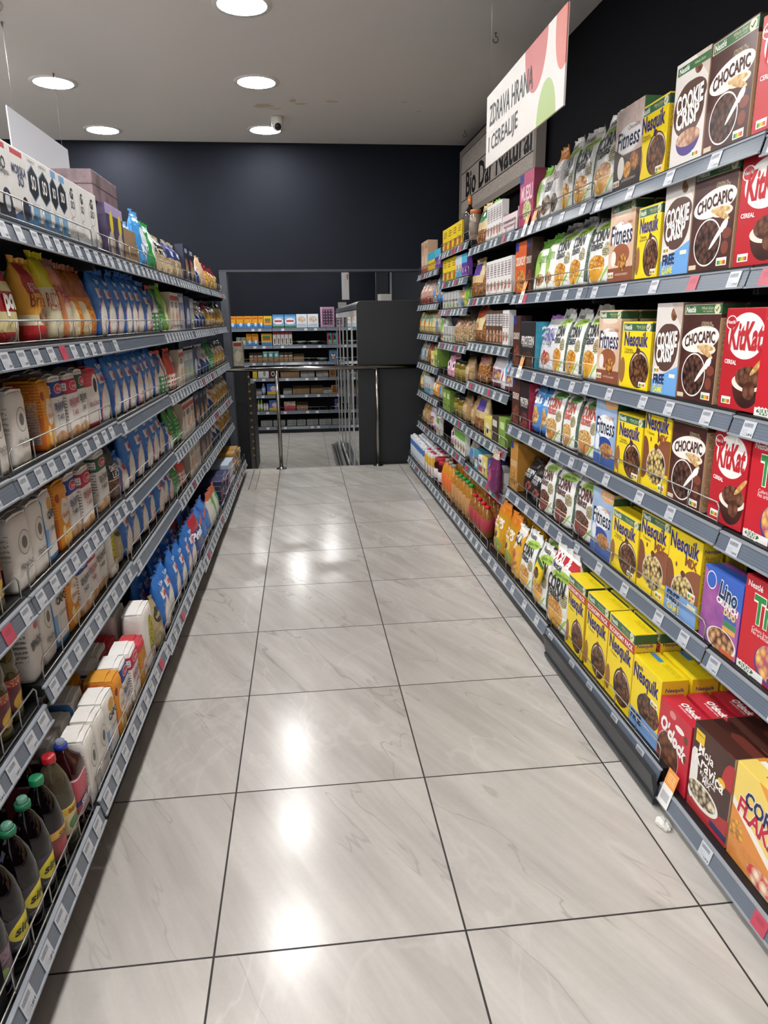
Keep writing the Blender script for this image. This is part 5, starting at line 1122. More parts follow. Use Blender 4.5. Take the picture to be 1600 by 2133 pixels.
# ------------------------------------------------------------------ goods on the shelves: kind, start and end along the aisle (m)
ROWS = """
L1:salt_a,1.897,2.000 salt_b,2.000,2.116 salt_hex,2.116,2.198 salt_hex,2.198,2.288 salt_slim,2.288,2.359 salt_slim,2.359,2.440 salt_sk,2.440,2.548 salt_sk,2.548,2.649 salt_sk,2.649,2.778 navybox,2.784,2.901 lavbox,2.901,3.028 lavbox,3.028,3.160 card,3.168,3.377 flakes,3.377,3.544 bluebag,3.544,3.753 greenbag,3.753,3.923 hutne,3.923,4.258 navybag,4.258,4.482 navybag,4.482,4.713 darkbox,4.713,4.908 darkbox,4.908,5.143 whitebag,5.166,5.379 whitebag,5.379,5.610 beigebag,5.610,5.923 pastar,5.953,6.273 pastar,6.273,6.632
L2:polenta,1.766,1.836 polenta,1.836,1.973 brasno,2.054,2.208 riceyel,2.208,2.316 ricepink,2.316,2.412 corn,2.412,2.521 corn,2.526,2.715 sugar,2.715,2.842 sugar,2.842,2.981 sugar,2.981,3.110 sugar,3.110,3.224 sugar,3.224,3.336 sugar,3.336,3.489 sugarfl,3.489,3.705 check,3.705,3.842 green2,3.842,3.991 lime,3.991,4.092 rwbox,4.092,4.214 rwbox,4.214,4.360 photobox,4.360,4.554 navythin,4.591,4.786 greythin,4.786,4.955 whiteblue,4.955,5.358 whiteblue,5.358,5.743 pastar,5.772,6.155 pastay,6.155,6.477 pastay,6.477,6.835
L3:flourP,1.675,1.735 flourP,1.787,1.888 flourO,2.012,2.111 flourB,2.111,2.212 flourR,2.230,2.343 flourG,2.343,2.422 flourD,2.433,2.580 sugar,2.599,2.775 sugar,2.804,3.027 sugar,3.035,3.190 sugarfl,3.190,3.340 sugar,3.340,3.563 sugar,3.563,3.712 check,3.712,3.931 redbag,3.945,4.211 rwbox,4.211,4.384 greythin,4.384,4.572 greythin,4.572,4.756 navythin,4.756,4.956 whiteblue,4.979,5.328 whiteblue,5.328,5.699 green2,5.699,5.988 pastay,5.988,6.383 pastay,6.383,6.879
L4:oil,1.557,1.632 flourP,1.692,1.807 flourP,1.807,1.907 flourC,1.911,2.002 flourO,2.015,2.134 flourB,2.134,2.242 flourR,2.242,2.367 flourG,2.438,2.606 lentil,2.606,2.751 sugarsm,2.751,2.896 sugar,2.896,3.195 sugar,3.226,3.535 sugar,3.535,3.733 sugarsm,3.733,3.877 green2,3.892,4.185 rwbox,4.185,4.292 rwbox,4.292,4.483 rwbox,4.483,4.627 darkbox,4.627,4.897 darkbox,4.897,5.280 whiteblue,5.308,5.793 pastay,5.793,6.258 pastay,6.258,6.894
L5:oil,1.498,1.569 oil,1.587,1.650 flourW,1.705,1.792 flourP,1.796,1.896 flourC,1.896,2.003 flourO,2.003,2.117 flourB,2.117,2.226 flourR,2.226,2.323 flourG,2.323,2.454 flourY,2.461,2.557 beige,2.564,2.707 sugar,2.731,3.025 sugar,3.044,3.200 sugarfl,3.200,3.360 sugarfl,3.360,3.536 sugarfl,3.536,3.791 green2,3.806,4.014 redbag,4.014,4.284 rwbox,4.303,4.505 rwbox,4.505,4.749 darkbox,4.772,5.046 darkbox,5.046,5.382 whiteblue,5.382,6.013 pastay,6.013,6.407 pastay,6.407,6.903
L6:flourP,1.718,1.815 flourP,1.818,1.913 flourC,1.918,2.035 flourO,2.035,2.124 flourB,2.124,2.228 flourR,2.228,2.350 mesh,2.350,2.457 flourY,2.457,2.641 beige,2.641,2.830 sugar,2.853,3.150 sugar,3.178,3.478 sugar,3.478,3.798 pir,3.798,4.131 rain,4.131,4.498 greenpk,4.498,4.749 greenpk,4.749,5.028
R1:kit,1.640,1.823 choc,1.836,2.048 cookW,2.050,2.232 nesS,2.258,2.452 fitD,2.425,2.639 cf,2.643,2.880 cf,2.885,3.064 cf,3.069,3.218 cfo,3.218,3.336 cfs,3.336,3.470 gwbag,3.470,3.548 mues,3.548,3.773
R2:kit,1.641,1.842 choc,1.853,2.065 cookF,2.068,2.235 nesS,2.250,2.409 fitL,2.434,2.632 cf,2.654,2.880 cf,2.890,3.067 cf,3.073,3.279 gwbag,3.279,3.345 gwbag,3.358,3.537 mchoc,3.537,3.621 morange,3.621,3.811
R3:trix,1.487,1.677 kit,1.657,1.840 choc,1.863,2.063 cookF,2.069,2.227 nesS,2.250,2.466 fitL,2.478,2.679 cf,2.688,2.881 cf,2.886,3.054 cf,3.060,3.221 silv,3.221,3.422 teal,3.422,3.673 mchoc,3.681,3.803
R4:trix,1.486,1.661 kit,1.669,1.830 choc,1.868,2.063 mix,2.066,2.244 nesS,2.251,2.452 fitB,2.461,2.651 cfr,2.655,2.886 cfr,2.891,3.049 cfr,3.055,3.250 bluebag2,3.257,3.364 bluebag2,3.371,3.486 redd,3.486,3.641 mchoc,3.650,3.782
R5:trix,1.428,1.620 lino,1.622,1.807 mixF,1.826,2.017 mix,2.017,2.211 nesS,2.218,2.436 fitB,2.436,2.625 cfb,2.630,2.875 cfb,2.881,3.110 cfb,3.117,3.292 black,3.299,3.469 black,3.477,3.621 gold,3.638,3.775
R6:corn2,1.223,1.433 krav,1.439,1.628 ocl,1.635,1.818 nesF,1.815,2.005 econ,2.005,2.204 econ,2.208,2.400 econ,2.419,2.599 xxl,2.594,2.861 cf,2.874,3.089 cf,3.096,3.284 gal,3.292,3.420 ycer,3.429,3.625 ycer,3.635,3.842 purp,3.853,3.988
B4a:tray,3.799,4.087 slimw,4.107,4.166 slimw,4.166,4.227 slimw,4.227,4.290 slimw,4.290,4.355 slimw,4.355,4.422 gwbag,4.422,4.515 nutg,4.515,4.805
B4b:slimw,3.882,3.951 slimw,3.951,4.021 slimw,4.021,4.094 slimw,4.094,4.170 slimw,4.170,4.248 slimw,4.248,4.329 slimw,4.329,4.413 nuts,4.425,4.607 nutp,4.607,4.902
B4c:slimw,3.903,3.960 slimw,3.960,4.018 slimd,4.018,4.089 slimd,4.089,4.162 slimd,4.162,4.237 slimd,4.237,4.315 slimd,4.315,4.396 nuts,4.408,4.555 nutr,4.555,4.836
B4d:berry,3.881,3.968 maple,3.968,4.080 berry,4.090,4.334 nuts,4.442,4.661
B4e:lime2,3.893,4.036 smbrown,4.057,4.188 smyel,4.199,4.376 nutp,4.400,4.731 tanbag,4.731,4.862
B4f:smred,3.901,4.005 smred,4.016,4.125 smviolet,4.136,4.264 smyel,4.275,4.398 smred,4.411,4.488 smteal,4.501,4.623 greybag,4.637,4.839
B5a:cljar,4.891,4.975 wine,4.990,5.092 yeltall,5.108,5.263 yeltall,5.263,5.429 yeltall,5.429,5.605 yeltall,5.605,5.793
B5b:slimviol,4.943,5.023 slimviol,5.023,5.106 slimblue,5.106,5.199 slimblue,5.199,5.297 yeltall,5.297,5.449 yeltall,5.449,5.611 yeltall,5.611,5.782
B5c:limebag,4.897,5.075 bluebag2,5.075,5.201 slimgrey,5.201,5.306 slimgrey,5.306,5.415 slimgrey,5.415,5.529 slimgrey,5.529,5.648 slimgrey,5.648,5.772
B5d:nuteye,4.876,5.151 nuteye,5.151,5.421 slimgrey,5.421,5.524 slimgrey,5.524,5.631 slimgrey,5.631,5.740 gwbag,5.740,5.924
B5e:tanbag,4.883,5.082 darkjar,5.098,5.230 darkjar,5.230,5.368 pinkbag,5.368,5.686
B5f:tanbag,4.892,5.079 darkjar,5.079,5.246 darkjar,5.246,5.424 lime2,5.442,5.733
B5g:slimgreen,4.902,4.988 slimgreen,4.988,5.077 slimgreen,5.077,5.169 slimgreen,5.169,5.264 pinkbag,5.264,5.483
B6a:slimviol,5.867,5.949 slimviol,5.949,6.033 slimviol,6.033,6.119 slimby,6.141,6.218 slimby,6.218,6.298 slimby,6.298,6.380 slimby,6.380,6.465 tanbox,6.489,6.653 tanbox,6.653,6.825
B6b:bluebag2,5.855,6.131 greybag,6.153,6.337 pinkish,6.361,6.635 pinkish,6.635,6.991
B6c:greybag,5.968,6.212 yelbag,6.236,6.553 yelbag,6.579,7.019
B6d:lime2,5.978,6.111 smyel,6.134,6.298 nuts,6.322,6.600 greybag,6.626,6.960
B6e:greybag,5.902,6.012 orbag,6.034,6.290 slimblue,6.315,6.424 slimblue,6.424,6.535 slimblue,6.535,6.649 yelbag,6.676,6.988
B6f:slimgreen,5.889,5.999 pinkbag,6.022,6.233 berry,6.257,6.432 tanbag,6.458,6.840
BB:juicer,4.022,4.118 juicer,4.118,4.219 juicer,4.219,4.325 juicer,4.325,4.436 juiceg,4.450,4.551 juiceg,4.551,4.657 juiceg,4.657,4.768 juiceg,4.768,4.883 juiceg,4.883,5.004 juice,5.021,5.137 juice,5.137,5.256 juice,5.256,5.381 redjar,5.401,5.557 redjar,5.557,5.722 milk,5.745,5.877 milk,5.877,6.013 milk,6.013,6.155 milk,6.155,6.303 milk,6.303,6.460 milk,6.460,6.623 milk,6.623,6.793 milk,6.793,6.971
"""
LOWER = """
0:pencil,-1.251,-1.110 pencil,-1.105,-0.976 pencil,-0.973,-0.839 pencil,-0.837,-0.736 pencil,-0.730,-0.645 pencilw,-0.640,-0.494 cerblue,-0.486,-0.288 cerblue,-0.281,-0.084 cerwhite,-0.079,0.113 cerwhite,0.115,0.310 pinkset,0.342,0.593
1:grnbox,-1.123,-1.046 grnbox,-1.040,-0.955 pencil,-0.950,-0.857 pencil,-0.852,-0.743 pencilw,-0.697,-0.507 wrbox,-0.494,-0.432 wrbox,-0.427,-0.364 wrbox,-0.359,-0.296 wrbox,-0.291,-0.228 wrbox,-0.223,-0.160 bowl,-0.097,0.086 bowl,0.147,0.323 pinkteal,0.447,0.535 pinkteal,0.540,0.620
2:mini,-0.917,-0.844 mini,-0.839,-0.782 mini,-0.777,-0.689 tealpk,-0.684,-0.596 tealpk,-0.590,-0.497 tealpk,-0.492,-0.403 mini,-0.398,-0.320 mini,-0.314,-0.247 mini,-0.241,-0.163 cbtray,-0.150,0.034 plate,0.271,0.455 owl,0.474,0.622
3:yelbx,-0.878,-0.800 whbx,-0.787,-0.593 redbx,-0.585,-0.463 cbtray,-0.398,-0.058 cltray,-0.045,0.210 cltray,0.231,0.455 orbx,0.469,0.575
4:cltray,-0.878,-0.749 bbottle,-0.738,-0.668 byt,-0.645,-0.455 cltray,-0.359,-0.210 cbtray,-0.197,0.113 cbtray,0.126,0.350 cltray,0.363,0.490 orbx,0.495,0.641
5:gbottle,-0.826,-0.780 gbottle,-0.777,-0.730 whjar,-0.720,-0.679 whjar,-0.676,-0.632 byt,-0.622,-0.445 redtray,-0.359,-0.150 cbtray,-0.137,0.073 bluebx,0.548,0.654
6:textile,-0.787,-0.575 textile,-0.564,-0.346 textile,-0.320,-0.150 textile,-0.142,0.021 textile,0.034,0.244 textile,0.257,0.482 textile,0.490,0.654
"""

NTH = ['first', 'second', 'third', 'fourth', 'fifth', 'sixth', 'seventh', 'eighth', 'ninth', 'tenth', 'eleventh', 'twelfth', 'thirteenth', 'fourteenth', 'fifteenth', 'sixteenth', 'seventeenth', 'eighteenth', 'nineteenth', 'twentieth', 'twenty-first', 'twenty-second', 'twenty-third', 'twenty-fourth', 'twenty-fifth', 'twenty-sixth', 'twenty-seventh', 'twenty-eighth']
def zshelf(side, lev, y, bays=None):
    B, Z = (LB, LZ) if side == 'L' else (RB, RZ)
    for b in range(6):
        if y < B[b + 1] or b == 5:
            return Z[b][lev] + SURF - (0.04 if side == 'L' and lev == 5 else 0.0)
jr = random.Random(3)
NO_JIT = {'box', 'carton', 'tray'}
def standing(side, items, lev, xf, where, row=0, deep=0.0):
    """items: (kind, y0, y1) seen from the near end; row 0 is the front row"""
    exp = []
    for key, a, b in items:
        w = K[key]['w']
        n = max(1, int(round((b - a) / (w * 1.12)))) if (b - a) > 1.55 * w else 1
        for i in range(n):
            exp.append((key, a + (b - a) * i / n, a + (b - a) * (i + 1) / n))
    tot, seen = {}, {}
    for key, a, b in exp:
        d = K[key]['desc']
        tot[d] = tot.get(d, 0) + 1
    for key, a, b in exp:
        k = K[key]
        d = k['desc']
        seen[d] = seen.get(d, 0) + 1
        y = (a + b) / 2
        sx = max(0.72, min(1.35, (b - a) * 0.985 / k['w']))
        z = zshelf(side, lev, y)
        box = k['form'] in NO_JIT
        rz = jr.uniform(-.012, .012) if box else jr.uniform(-.05, .05)
        rx = 0.0 if box or k['form'] in ('bottle', 'jar') else (-jr.uniform(.0, .03) if k['form'] == 'block' else -jr.uniform(.02, .09))
        sz = 1.0 if box else jr.uniform(.965, 1.03)
        if k['form'] in ('bottle', 'jar', 'carton'):
            sx = 1.0
            rz = 0.0
        if 1 <= lev <= 4 and not box and ('bay' not in where):
            sz = min(sz, (zshelf(side, lev - 1, y) - SURF - .034 - z) / k['h'])
        if key == 'xxl':
            rx, sz = 0.02, 0.94
        off = k['d'] / 2 + (0.0 if box or key == 'xxl' else jr.uniform(0, .012)) + deep
        x = xf - off if side == 'L' else xf + off
        rzb = math.pi / 2 if side == 'L' else -math.pi / 2
        if row:
            lab = f"{d}, {['', 'second', 'third', 'fourth'][row]}-row" + (f" {NTH[seen[d] - 1]} from camera" if tot[d] > 1 else '') + f" on {where}"
        else:
            lab = d + (f", {NTH[seen[d] - 1]} from camera" if tot[d] > 1 else '') + f" on {where}"
        gr = f"{k['cat']} repeats on {where}" if tot[d] > 1 else None
        put(key, (x, y, z), rzb + rz, rx, sx, sz, lab, gr)
rowd = {}
for line in ROWS.strip().split('\n'):
    nm, rest = line.split(':')
    rowd[nm] = []
    for it in rest.split():
        a, b, c = it.split(',')
        rowd[nm].append((a, float(b), float(c)))
rowd['L5'] = [('oil', 1.33, 1.41), ('oil', 1.415, 1.495)] + rowd['L5']
LW = ['top left shelf', 'second left shelf', 'third left shelf', 'fourth left shelf', 'fifth left shelf', 'bottom left shelf']
RW = ['top right shelf', 'second right shelf', 'third right shelf', 'fourth right shelf', 'fifth right shelf', 'bottom right shelf']
for i in range(6):
    standing('L', rowd[f'L{i + 1}'], i, -0.697 if i < 5 else -0.607, LW[i])
    standing('R', rowd[f'R{i + 1}'], i, 1.127 if i < 5 else 1.037, RW[i])
for b, nm in ((3, 'fourth'), (4, 'fifth'), (5, 'farthest')):
    for l in range(7):
        key = f'B{b + 1}' + 'abcdefg'[l]
        if key in rowd:
            standing('R', rowd[key], l, 1.127, f"{nm} right bay's {ORD[l]} shelf")
# bottom shelf of the three far bays: several rows deep
BB = rowd['BB']
def bbz(y):
    return [RZ[3][6], RZ[4][7], RZ[5][6]][0 if y < RB[4] else (1 if y < RB[5] else 2)] + SURF
cnt = {}
for row in range(3):
    for key, a, b in BB:
        k = K[key]
        n = max(1, int((b - a) / (k['w'] * 1.04)))
        for i in range(n):
            y = a + (b - a) * (i + .5) / n
            kk = 'milkp' if key == 'milk' and y < 6.1 else key
            d = K[kk]['desc']
            cnt[(kk, row)] = cnt.get((kk, row), 0) + 1
            q = cnt[(kk, row)]
            where = 'bottom right shelf'
            lab = f"{d}, {['front', 'second', 'third'][row]}-row {NTH[q - 1]} from camera on {where}"
            put(kk, (1.037 + k['d'] / 2 + .006 + row * (k['d'] + .012), y, bbz(y)), -math.pi / 2, label=lab, group=f"{K[kk]['cat']}s standing in rows on {where}")
# rows behind the front ones, where the photo looks over the tops
def behind(side, key, lev, xf, where, pick, rows, gap=0.012):
    src = [t for t in rowd[key] if t[0] in pick]
    for r in range(1, rows):
        for kk in sorted(set(t[0] for t in src)):
            standing(side, [t for t in src if t[0] == kk], lev, xf, where, r, r * (K[kk]['d'] + gap))
BOXES = {'fitL', 'fitB', 'fitD', 'nesS', 'choc', 'mix', 'mixF', 'kit'}
behind('R', 'R1', 0, 1.127, RW[0], {'fitD', 'choc'}, 2)
behind('R', 'R2', 1, 1.127, RW[1], {'fitL', 'nesS'}, 2)
behind('R', 'R3', 2, 1.127, RW[2], {'fitL', 'nesS', 'choc', 'kit'}, 3)
behind('R', 'R4', 3, 1.127, RW[3], {'fitB', 'nesS', 'choc', 'kit'}, 2)
behind('R', 'R5', 4, 1.127, RW[4], {'fitB', 'nesS', 'mix', 'mixF'}, 2)
behind('R', 'R6', 5, 1.037, RW[5], {'econ', 'nesF', 'ocl', 'krav', 'corn2'}, 4)
behind('R', 'R6', 5, 1.037, RW[5], {'xxl', 'cf', 'ycer'}, 2, .03)
for i in (2, 3, 4):
    behind('L', f'L{i + 1}', i, -0.697, LW[i], {'flourP', 'flourO', 'flourB', 'flourR', 'flourG', 'flourC', 'sugar'}, 3)
behind('L', 'L2', 1, -0.697, LW[1], {'sugar', 'brasno', 'polenta', 'corn'}, 2)
behind('L', 'L1', 0, -0.697, LW[0], {'lavbox'}, 3)
behind('L', 'L6', 5, -0.607, LW[5], {'flourP', 'flourO', 'flourB', 'flourR', 'flourC', 'mesh', 'flourY', 'sugar', 'pir', 'rain'}, 4)
# a yellow sample sachet taped to the corn flakes bag that stands beside the giant one
for q in [q for q in COL.objects if q.get('label', '').startswith('white corn flakes bag with yellow bowl, first from camera on bottom right')]:
    sb = Bag('pillow', .085, .115, .03, 5.3, .002)
    c = sb.body().build('sample_sachet', art('print_sample_sachet', '#e8c81e', [('F', 'e', (.05, .38, .3, .24), BALLS), ('F', 'r', (-.5, .5, .78, .92), GREEN)], .085, .115, .03, .25, True), q, (.02, -.064, .13))
    c.rotation_euler = (0, .35, 0)
    c['label'] = 'yellow sample sachet'
put('crate', (-0.84, 3.03, zshelf('L', 0, 3.0) + .1857), math.pi / 2, label='mauve printed crate lying on the lavender boxes, top left shelf')
kind('greycarton', 'carton', 'box', 'plain pale grey carton', 'box', .3, .348, .1, '#9c9892', [], [], flap='#8c8882')
put('greycarton', (1.33, 1.985, zshelf('R', 0, 1.6)), -math.pi / 2, label='plain pale grey carton behind the boxes, top right corner of the photo')
# syrup bottles standing at the near end of the bottom left shelf
NEAR = [('syA', 1.165), ('syB', 1.25), ('syC', 1.334), ('syC', 1.418), ('syE', 1.502), ('syF', 1.586), ('syG', 1.668)]
seen = 0
for key, y in NEAR:
    d = K[key]['desc']
    if key == 'syC':
        seen += 1
        d += ', nearer of the two' if seen == 1 else ', farther of the two'
    put(key, (-0.652, y, zshelf('L', 5, y)), math.pi / 2, label=d + ' on bottom left shelf', group='syrup bottles on the bottom left shelf' if key == 'syC' else None, sz=0.9)
for i, (key, y) in enumerate((('syB', 1.27), ('syC', 1.36), ('syE', 1.45), ('syG', 1.66))):
    put(key, (-0.75, y, zshelf('L', 5, y)), math.pi / 2, label=K[key]['desc'] + ', standing in the second row', sz=0.9)
for i in range(3):
    put('oil', (-0.835, 1.42 + i * .09, zshelf('L', 4, 1.4)), math.pi / 2, label=f'sunflower oil bottle, second-row {NTH[i]} from camera on fifth left shelf', group='oil bottles on the fifth left shelf')
# packs lying flat at the far end of the bottom left shelf
FLAT = [('flatnavy', 5.17, 6), ('flatnavy', 5.375, 6), ('flatnavy', 5.58, 5), ('flatclear', 5.79, 4), ('flatclear', 6.0, 4), ('flatspag', 6.22, 5), ('flatspag', 6.43, 5), ('flatspag', 6.64, 4)]
fc = {}
for key, y, n in FLAT:
    fc[key] = fc.get(key, 0) + 1
    z = zshelf('L', 5, y)
    for i in range(n):
        k = K[key]
        lv = 'bottom' if i == 0 else ('top' if i == n - 1 else f'{NTH[i]} up')
        nst = sum(1 for t in FLAT if t[0] == key)
        put(key, (-0.61 - k['d'] / 2 - jr.uniform(0, .02), y, z), math.pi / 2 + jr.uniform(-.02, .02), label=f"{k['desc'].replace(' lying in a stack', '').replace(' lying flat with red lettering', '')}, {lv} of {NTH[fc[key] - 1]} flat stack on bottom left shelf", group=f"{k['name'].replace('_', ' ')}s stacked flat on the bottom left shelf")
        z += k['h'] + .0012

# ------------------------------------------------------------------ railing, cooler and the lower room
INOX = plain('#8f8b86', 0.2, 1.0)
o = MB().tube([(-0.76, 7.02, 0.982), (1.11, 7.02, 0.982)], 0.021, 16).build('railing', INOX)
for x in (-0.25, 0.722):
    MB().tube([(x, 7.02, 0.006), (x, 7.02, 0.968)], 0.019, 14).build('post', INOX, o)
    MB().lathe([(.02, .0), (.05, .0), (.052, .004), (.048, .008), (.024, .012), (.022, .02), (.02, .02)], 20, (x, 7.02, 0.0)).build('floor_flange', INOX, o)
    MB().lathe([(.008, 0), (.008, .02), (.012, .024), (.001, .024)], 10, (x, 7.02, 0.965)).build('saddle', INOX, o)
tag(o, 'polished steel railing with two posts across the aisle end', 'railing')

FX = 0.545
def rounded(x0, x1, z0, z1, r):
    pts = [(x1, z0), (x1, z1)]
    for i in range(7):
        t = math.pi / 2 + i * math.pi / 12
        pts.append((x0 + r + r * math.cos(t), z1 - r + r * math.sin(t)))
    pts.append((x0, z0))
    return pts
fr = MB().prism(rounded(FX + .05, 1.3, -0.5, 1.57, .03), 1, 7.13, 11.3).build('display_cooler', plain('#0c0d0f', 0.4))
MB().prism(rounded(FX - .005, 1.3, -0.525, 1.602, .05), 1, 7.095, 7.13).build('side_panel', plain('#1b1d21', 0.55), fr)
MB().prism(rounded(FX - .005, 1.3, 1.53, 1.605, .05), 1, 7.13, 11.3).build('top_cover', plain('#6a6c70', 0.3, 0.6), fr)
WHM = plain('#c3c5c6', 0.35)
nd = 5
for i in range(nd):
    ya, yb = 7.14 + i * 0.83, 7.14 + (i + 1) * 0.83 - .006
    d = MB()
    d.box(FX - .004, FX + .02, ya, ya + .02, -0.38, 1.52).box(FX - .004, FX + .02, yb - .02, yb, -0.38, 1.52).box(FX - .004, FX + .02, ya + .028, yb - .028, -0.38, -0.34).box(FX - .004, FX + .02, ya + .028, yb - .028, 1.46, 1.52)
    d = d.build('door', WHM, fr)
    MB().box(FX + .004, FX + .010, ya + .028, yb - .028, -0.34, 1.46).build('glass_pane', plain('#16181b', 0.015, spec=1.0, coat=1.0), d)
    MB().tube([(FX - .004, yb - .05, 0.35), (FX - .03, yb - .05, 0.36), (FX - .03, yb - .05, 0.86), (FX - .004, yb - .05, 0.87)], 0.007, 8).build('door_handle', plain('#b5b7b8', 0.3, 0.5), d)
MB().box(FX + .01, 1.2, 7.14, 11.3, -0.53, -0.40).build('base', plain('#2a2c30', 0.4), fr)
for i in range(3):
    MB().box(FX - .14 + i * .035, FX - .115 + i * .035, 7.3, 11.0, -0.53, -0.44 + i * .012).build('bumper_rail', plain('#8b8f92', 0.3, 0.8), fr)
tag(fr, 'tall black display cooler with white framed glass doors behind the railing', 'cooler')
kind('signbox', 'small_box', 'box', 'small white box', 'box', .12, .07, .08, '#cfcdc8', [], [], flap='#bdbbb6')
put('signbox', (0.62, 10.9, 1.606), 0, label='small white box lying on the far end of the cooler')
put('signbox', (0.86, 7.5, 1.606), 0.3, label='small white box lying on the near end of the cooler')
o = MB().box(-.05, .05, -.004, .004, 0, .375).build('hanging_sign', plain('#dcd8d6', 0.45))
MB().box(-.014, .048, -.0055, -.004, .1, .33).build('printed_panel', art('printed_sign_mark', '#dcd8d6', [('A', 'e', (0.03, .25, .03, .1), '#b0b2ba'), ('A', 'e', (.3, .3, .1, .05), '#c8504a')], .1, 1.0, .01), o)
o.location = (0.618, 10.0, 1.69)
o.rotation_euler = (0, 0, math.radians(12))
MB().tube([(0, 0, .375), (0, 0, 2.75 - 1.69)], .0015, 5).build('wire', plain('#9a9a9a', 0.3, 0.8), o)
tag(o, 'narrow white sign seen edge on, hanging over the lower room', 'sign')
o = MB().tube([(1.30, 10.53, -0.53), (1.30, 10.53, 2.75)], .016, 8).build('pipe', plain('#8d9094', 0.4))
tag(o, 'thin grey vertical pipe on the lower room wall', 'pipe')

# end display left of the passage
o = MB().box(-1.3, -0.60, 7.56, 7.60, -0.53, 0.98).box(-1.3, -0.585, 7.60, 8.1, -0.53, 0.95).build('end_shelf', plain('#141518', 0.5))
tag(o, 'black end shelf unit at the left under the railing', 'shelving')
kind('tub', 'plastic_tub', 'tub', 'cloudy clear plastic tub', 'box', .1, .24, .16, 'n:#bdb7a4:#98917e:14', [('F', 'r', (-.4, .4, .82, .96), '#a83a40'), ('F', 'e', (0, .4, .3, .24), '#c8c2ae')], [], flap='#d4d0c4', rough=.2)
for i, x in enumerate((-0.81, -0.705, -0.6)):
    put('tub', (x - .06, 7.72, 0.982), 0, label=f"cloudy plastic tub on the black end shelf, {['leftmost', 'middle', 'rightmost'][i]} of three", group='plastic tubs on the end shelf')
o = MB().tube([(-0.565, 7.58, 0.96), (-0.56, 7.575, 0.5), (-0.55, 7.57, 0.0)], .003, 5).build('hanging_strip', plain('#2c2c2e', 0.4))
for i in range(12):
    MB().box(-.009, .009, -.004, .004, 0, .02).build('clip', plain('#9a7a30', 0.5), o, (-0.563 + .001 * i, 7.572, 0.86 - i * .075)).rotation_euler = (0, 0, .4)
tag(o, 'black hanging strip with small yellow clips beside the end shelf', 'strip')
o = MB().prism([(9.4, -0.53), (10.2, -0.53), (10.2, 0.62), (9.75, 0.62)], 0, -1.4, -0.66).build('side_shelf', plain('#17181b', 0.5))
tag(o, 'black slanted side of a shelf in the lower room', 'shelving')

# wall shelving across the lower room
def small(key, name, cat, dsc, c, L=(), w=.12, h=.17, d=.1):
    kind(key, name, cat, dsc, 'box', w, h, d, c, L, [], flap=c.split(':')[1] if ':' in c else c)
small('pencil', 'pencil_set_box', 'box', 'orange and blue pencil set', '#e6a02c', [('F', 'r', (-.5, .5, 0, .4), '#3f86cc'), ('F', 'e', (.1, .3, .2, .16), '#dfe8f0'), ('F', 'r', (-.4, .4, .75, .9), '#c8641c')], .13, .2)
small('pencilw', 'pencil_set_box', 'box', 'wide yellow pencil set', '#e2b030', [('F', 'r', (-.5, .5, 0, .25), '#4a8ac8'), ('F', 'k', (-.35, .35, .4, .8, 8), '#a8482c'), ('F', 'r', (-.35, .35, .62, .8), '#3a8a5a')], .18, .2)
small('cerblue', 'toy_box', 'box', 'light blue white lettered box', '#7fb4dc', [('F', 'e', (0, .5, .44, .24), '#eceef0'), ('F', 'r', (-.34, .34, .44, .58), '#c03a3c'), ('F', 'r', (-.5, .5, 0, .14), '#3a7a4a'), ('F', 'r', (-.5, .5, .85, 1), '#4a86c0')], .19, .22)
small('cerwhite', 'toy_box', 'box', 'white box with brown picture', '#d8e2ea', [('F', 'e', (0, .6, .36, .24), 'n:#b8845a:#e8dccc:22'), ('F', 'r', (-.4, .4, .1, .3), '#b8ccdc')], .19, .225)
small('pinkset', 'kitchen_set_box', 'box', 'mauve kitchen set box', '#a8809c', [('F', 'k', (-.36, .4, .12, .88, 5), '#3a2a38'), ('F', 'r', (-.5, -.38, 0, 1), '#c8a0b8')], .24, .34)
small('grnbox', 'small_box', 'box', 'grey green box', '#8fa08a', [('F', 'e', (0, .4, .3, .2), '#c8d0b8')], .075, .14)
small('wrbox', 'bulb_box', 'box', 'slim white box with red top', '#dcd8d4', [('F', 'r', (-.5, .5, .82, 1), '#d0464c'), ('F', 'r', (-.2, .2, .1, .5), '#6a5a50')], .06, .22, .07)
small('pinkteal', 'toy_box', 'box', 'pink and turquoise box', '#3fa4a8', [('F', 'r', (-.5, -.1, 0, 1), '#c83a64'), ('F', 'e', (0, .5, .24, .3), '#2a2c30'), ('F', 'e', (0, .3, .2, .14), '#4fc060')], .08, .2)
small('mini', 'jar_carton', 'box', 'brown carton of dark topped jars', '#9a7350', [('F', 'r', (-.5, .5, .72, 1), '#2c2826'), ('F', 'r', (-.4, .4, .6, .72), '#c8c2b8')], .065, .16)
small('tealpk', 'jar_carton', 'box', 'turquoise and brown pack', '#3fa0a0', [('F', 'r', (-.5, .5, 0, .45), '#9a7350'), ('F', 'e', (0, .66, .3, .16), '#dfe8e6'), ('F', 'r', (-.5, .5, .9, 1), '#dfe8e6')], .09, .18)
small('owl', 'puzzle_box', 'box', 'blue box with round eyed bird', '#5a86b4', [('F', 'e', (0, .42, .28, .3), '#5a4a44'), ('F', 'e', (-.13, .52, .12, .1), '#eee8dc'), ('F', 'e', (.13, .52, .12, .1), '#eee8dc'), ('F', 'e', (0, .3, .16, .14), '#d8b088')], .15, .19)
small('yelbx', 'small_box', 'box', 'bright yellow box', '#e4c030', [], .08, .14)
small('whbx', 'wide_box', 'box', 'wide white box with grey picture', '#dcdad6', [('F', 'e', (.1, .5, .12, .3), '#8a8a88')], .2, .15)
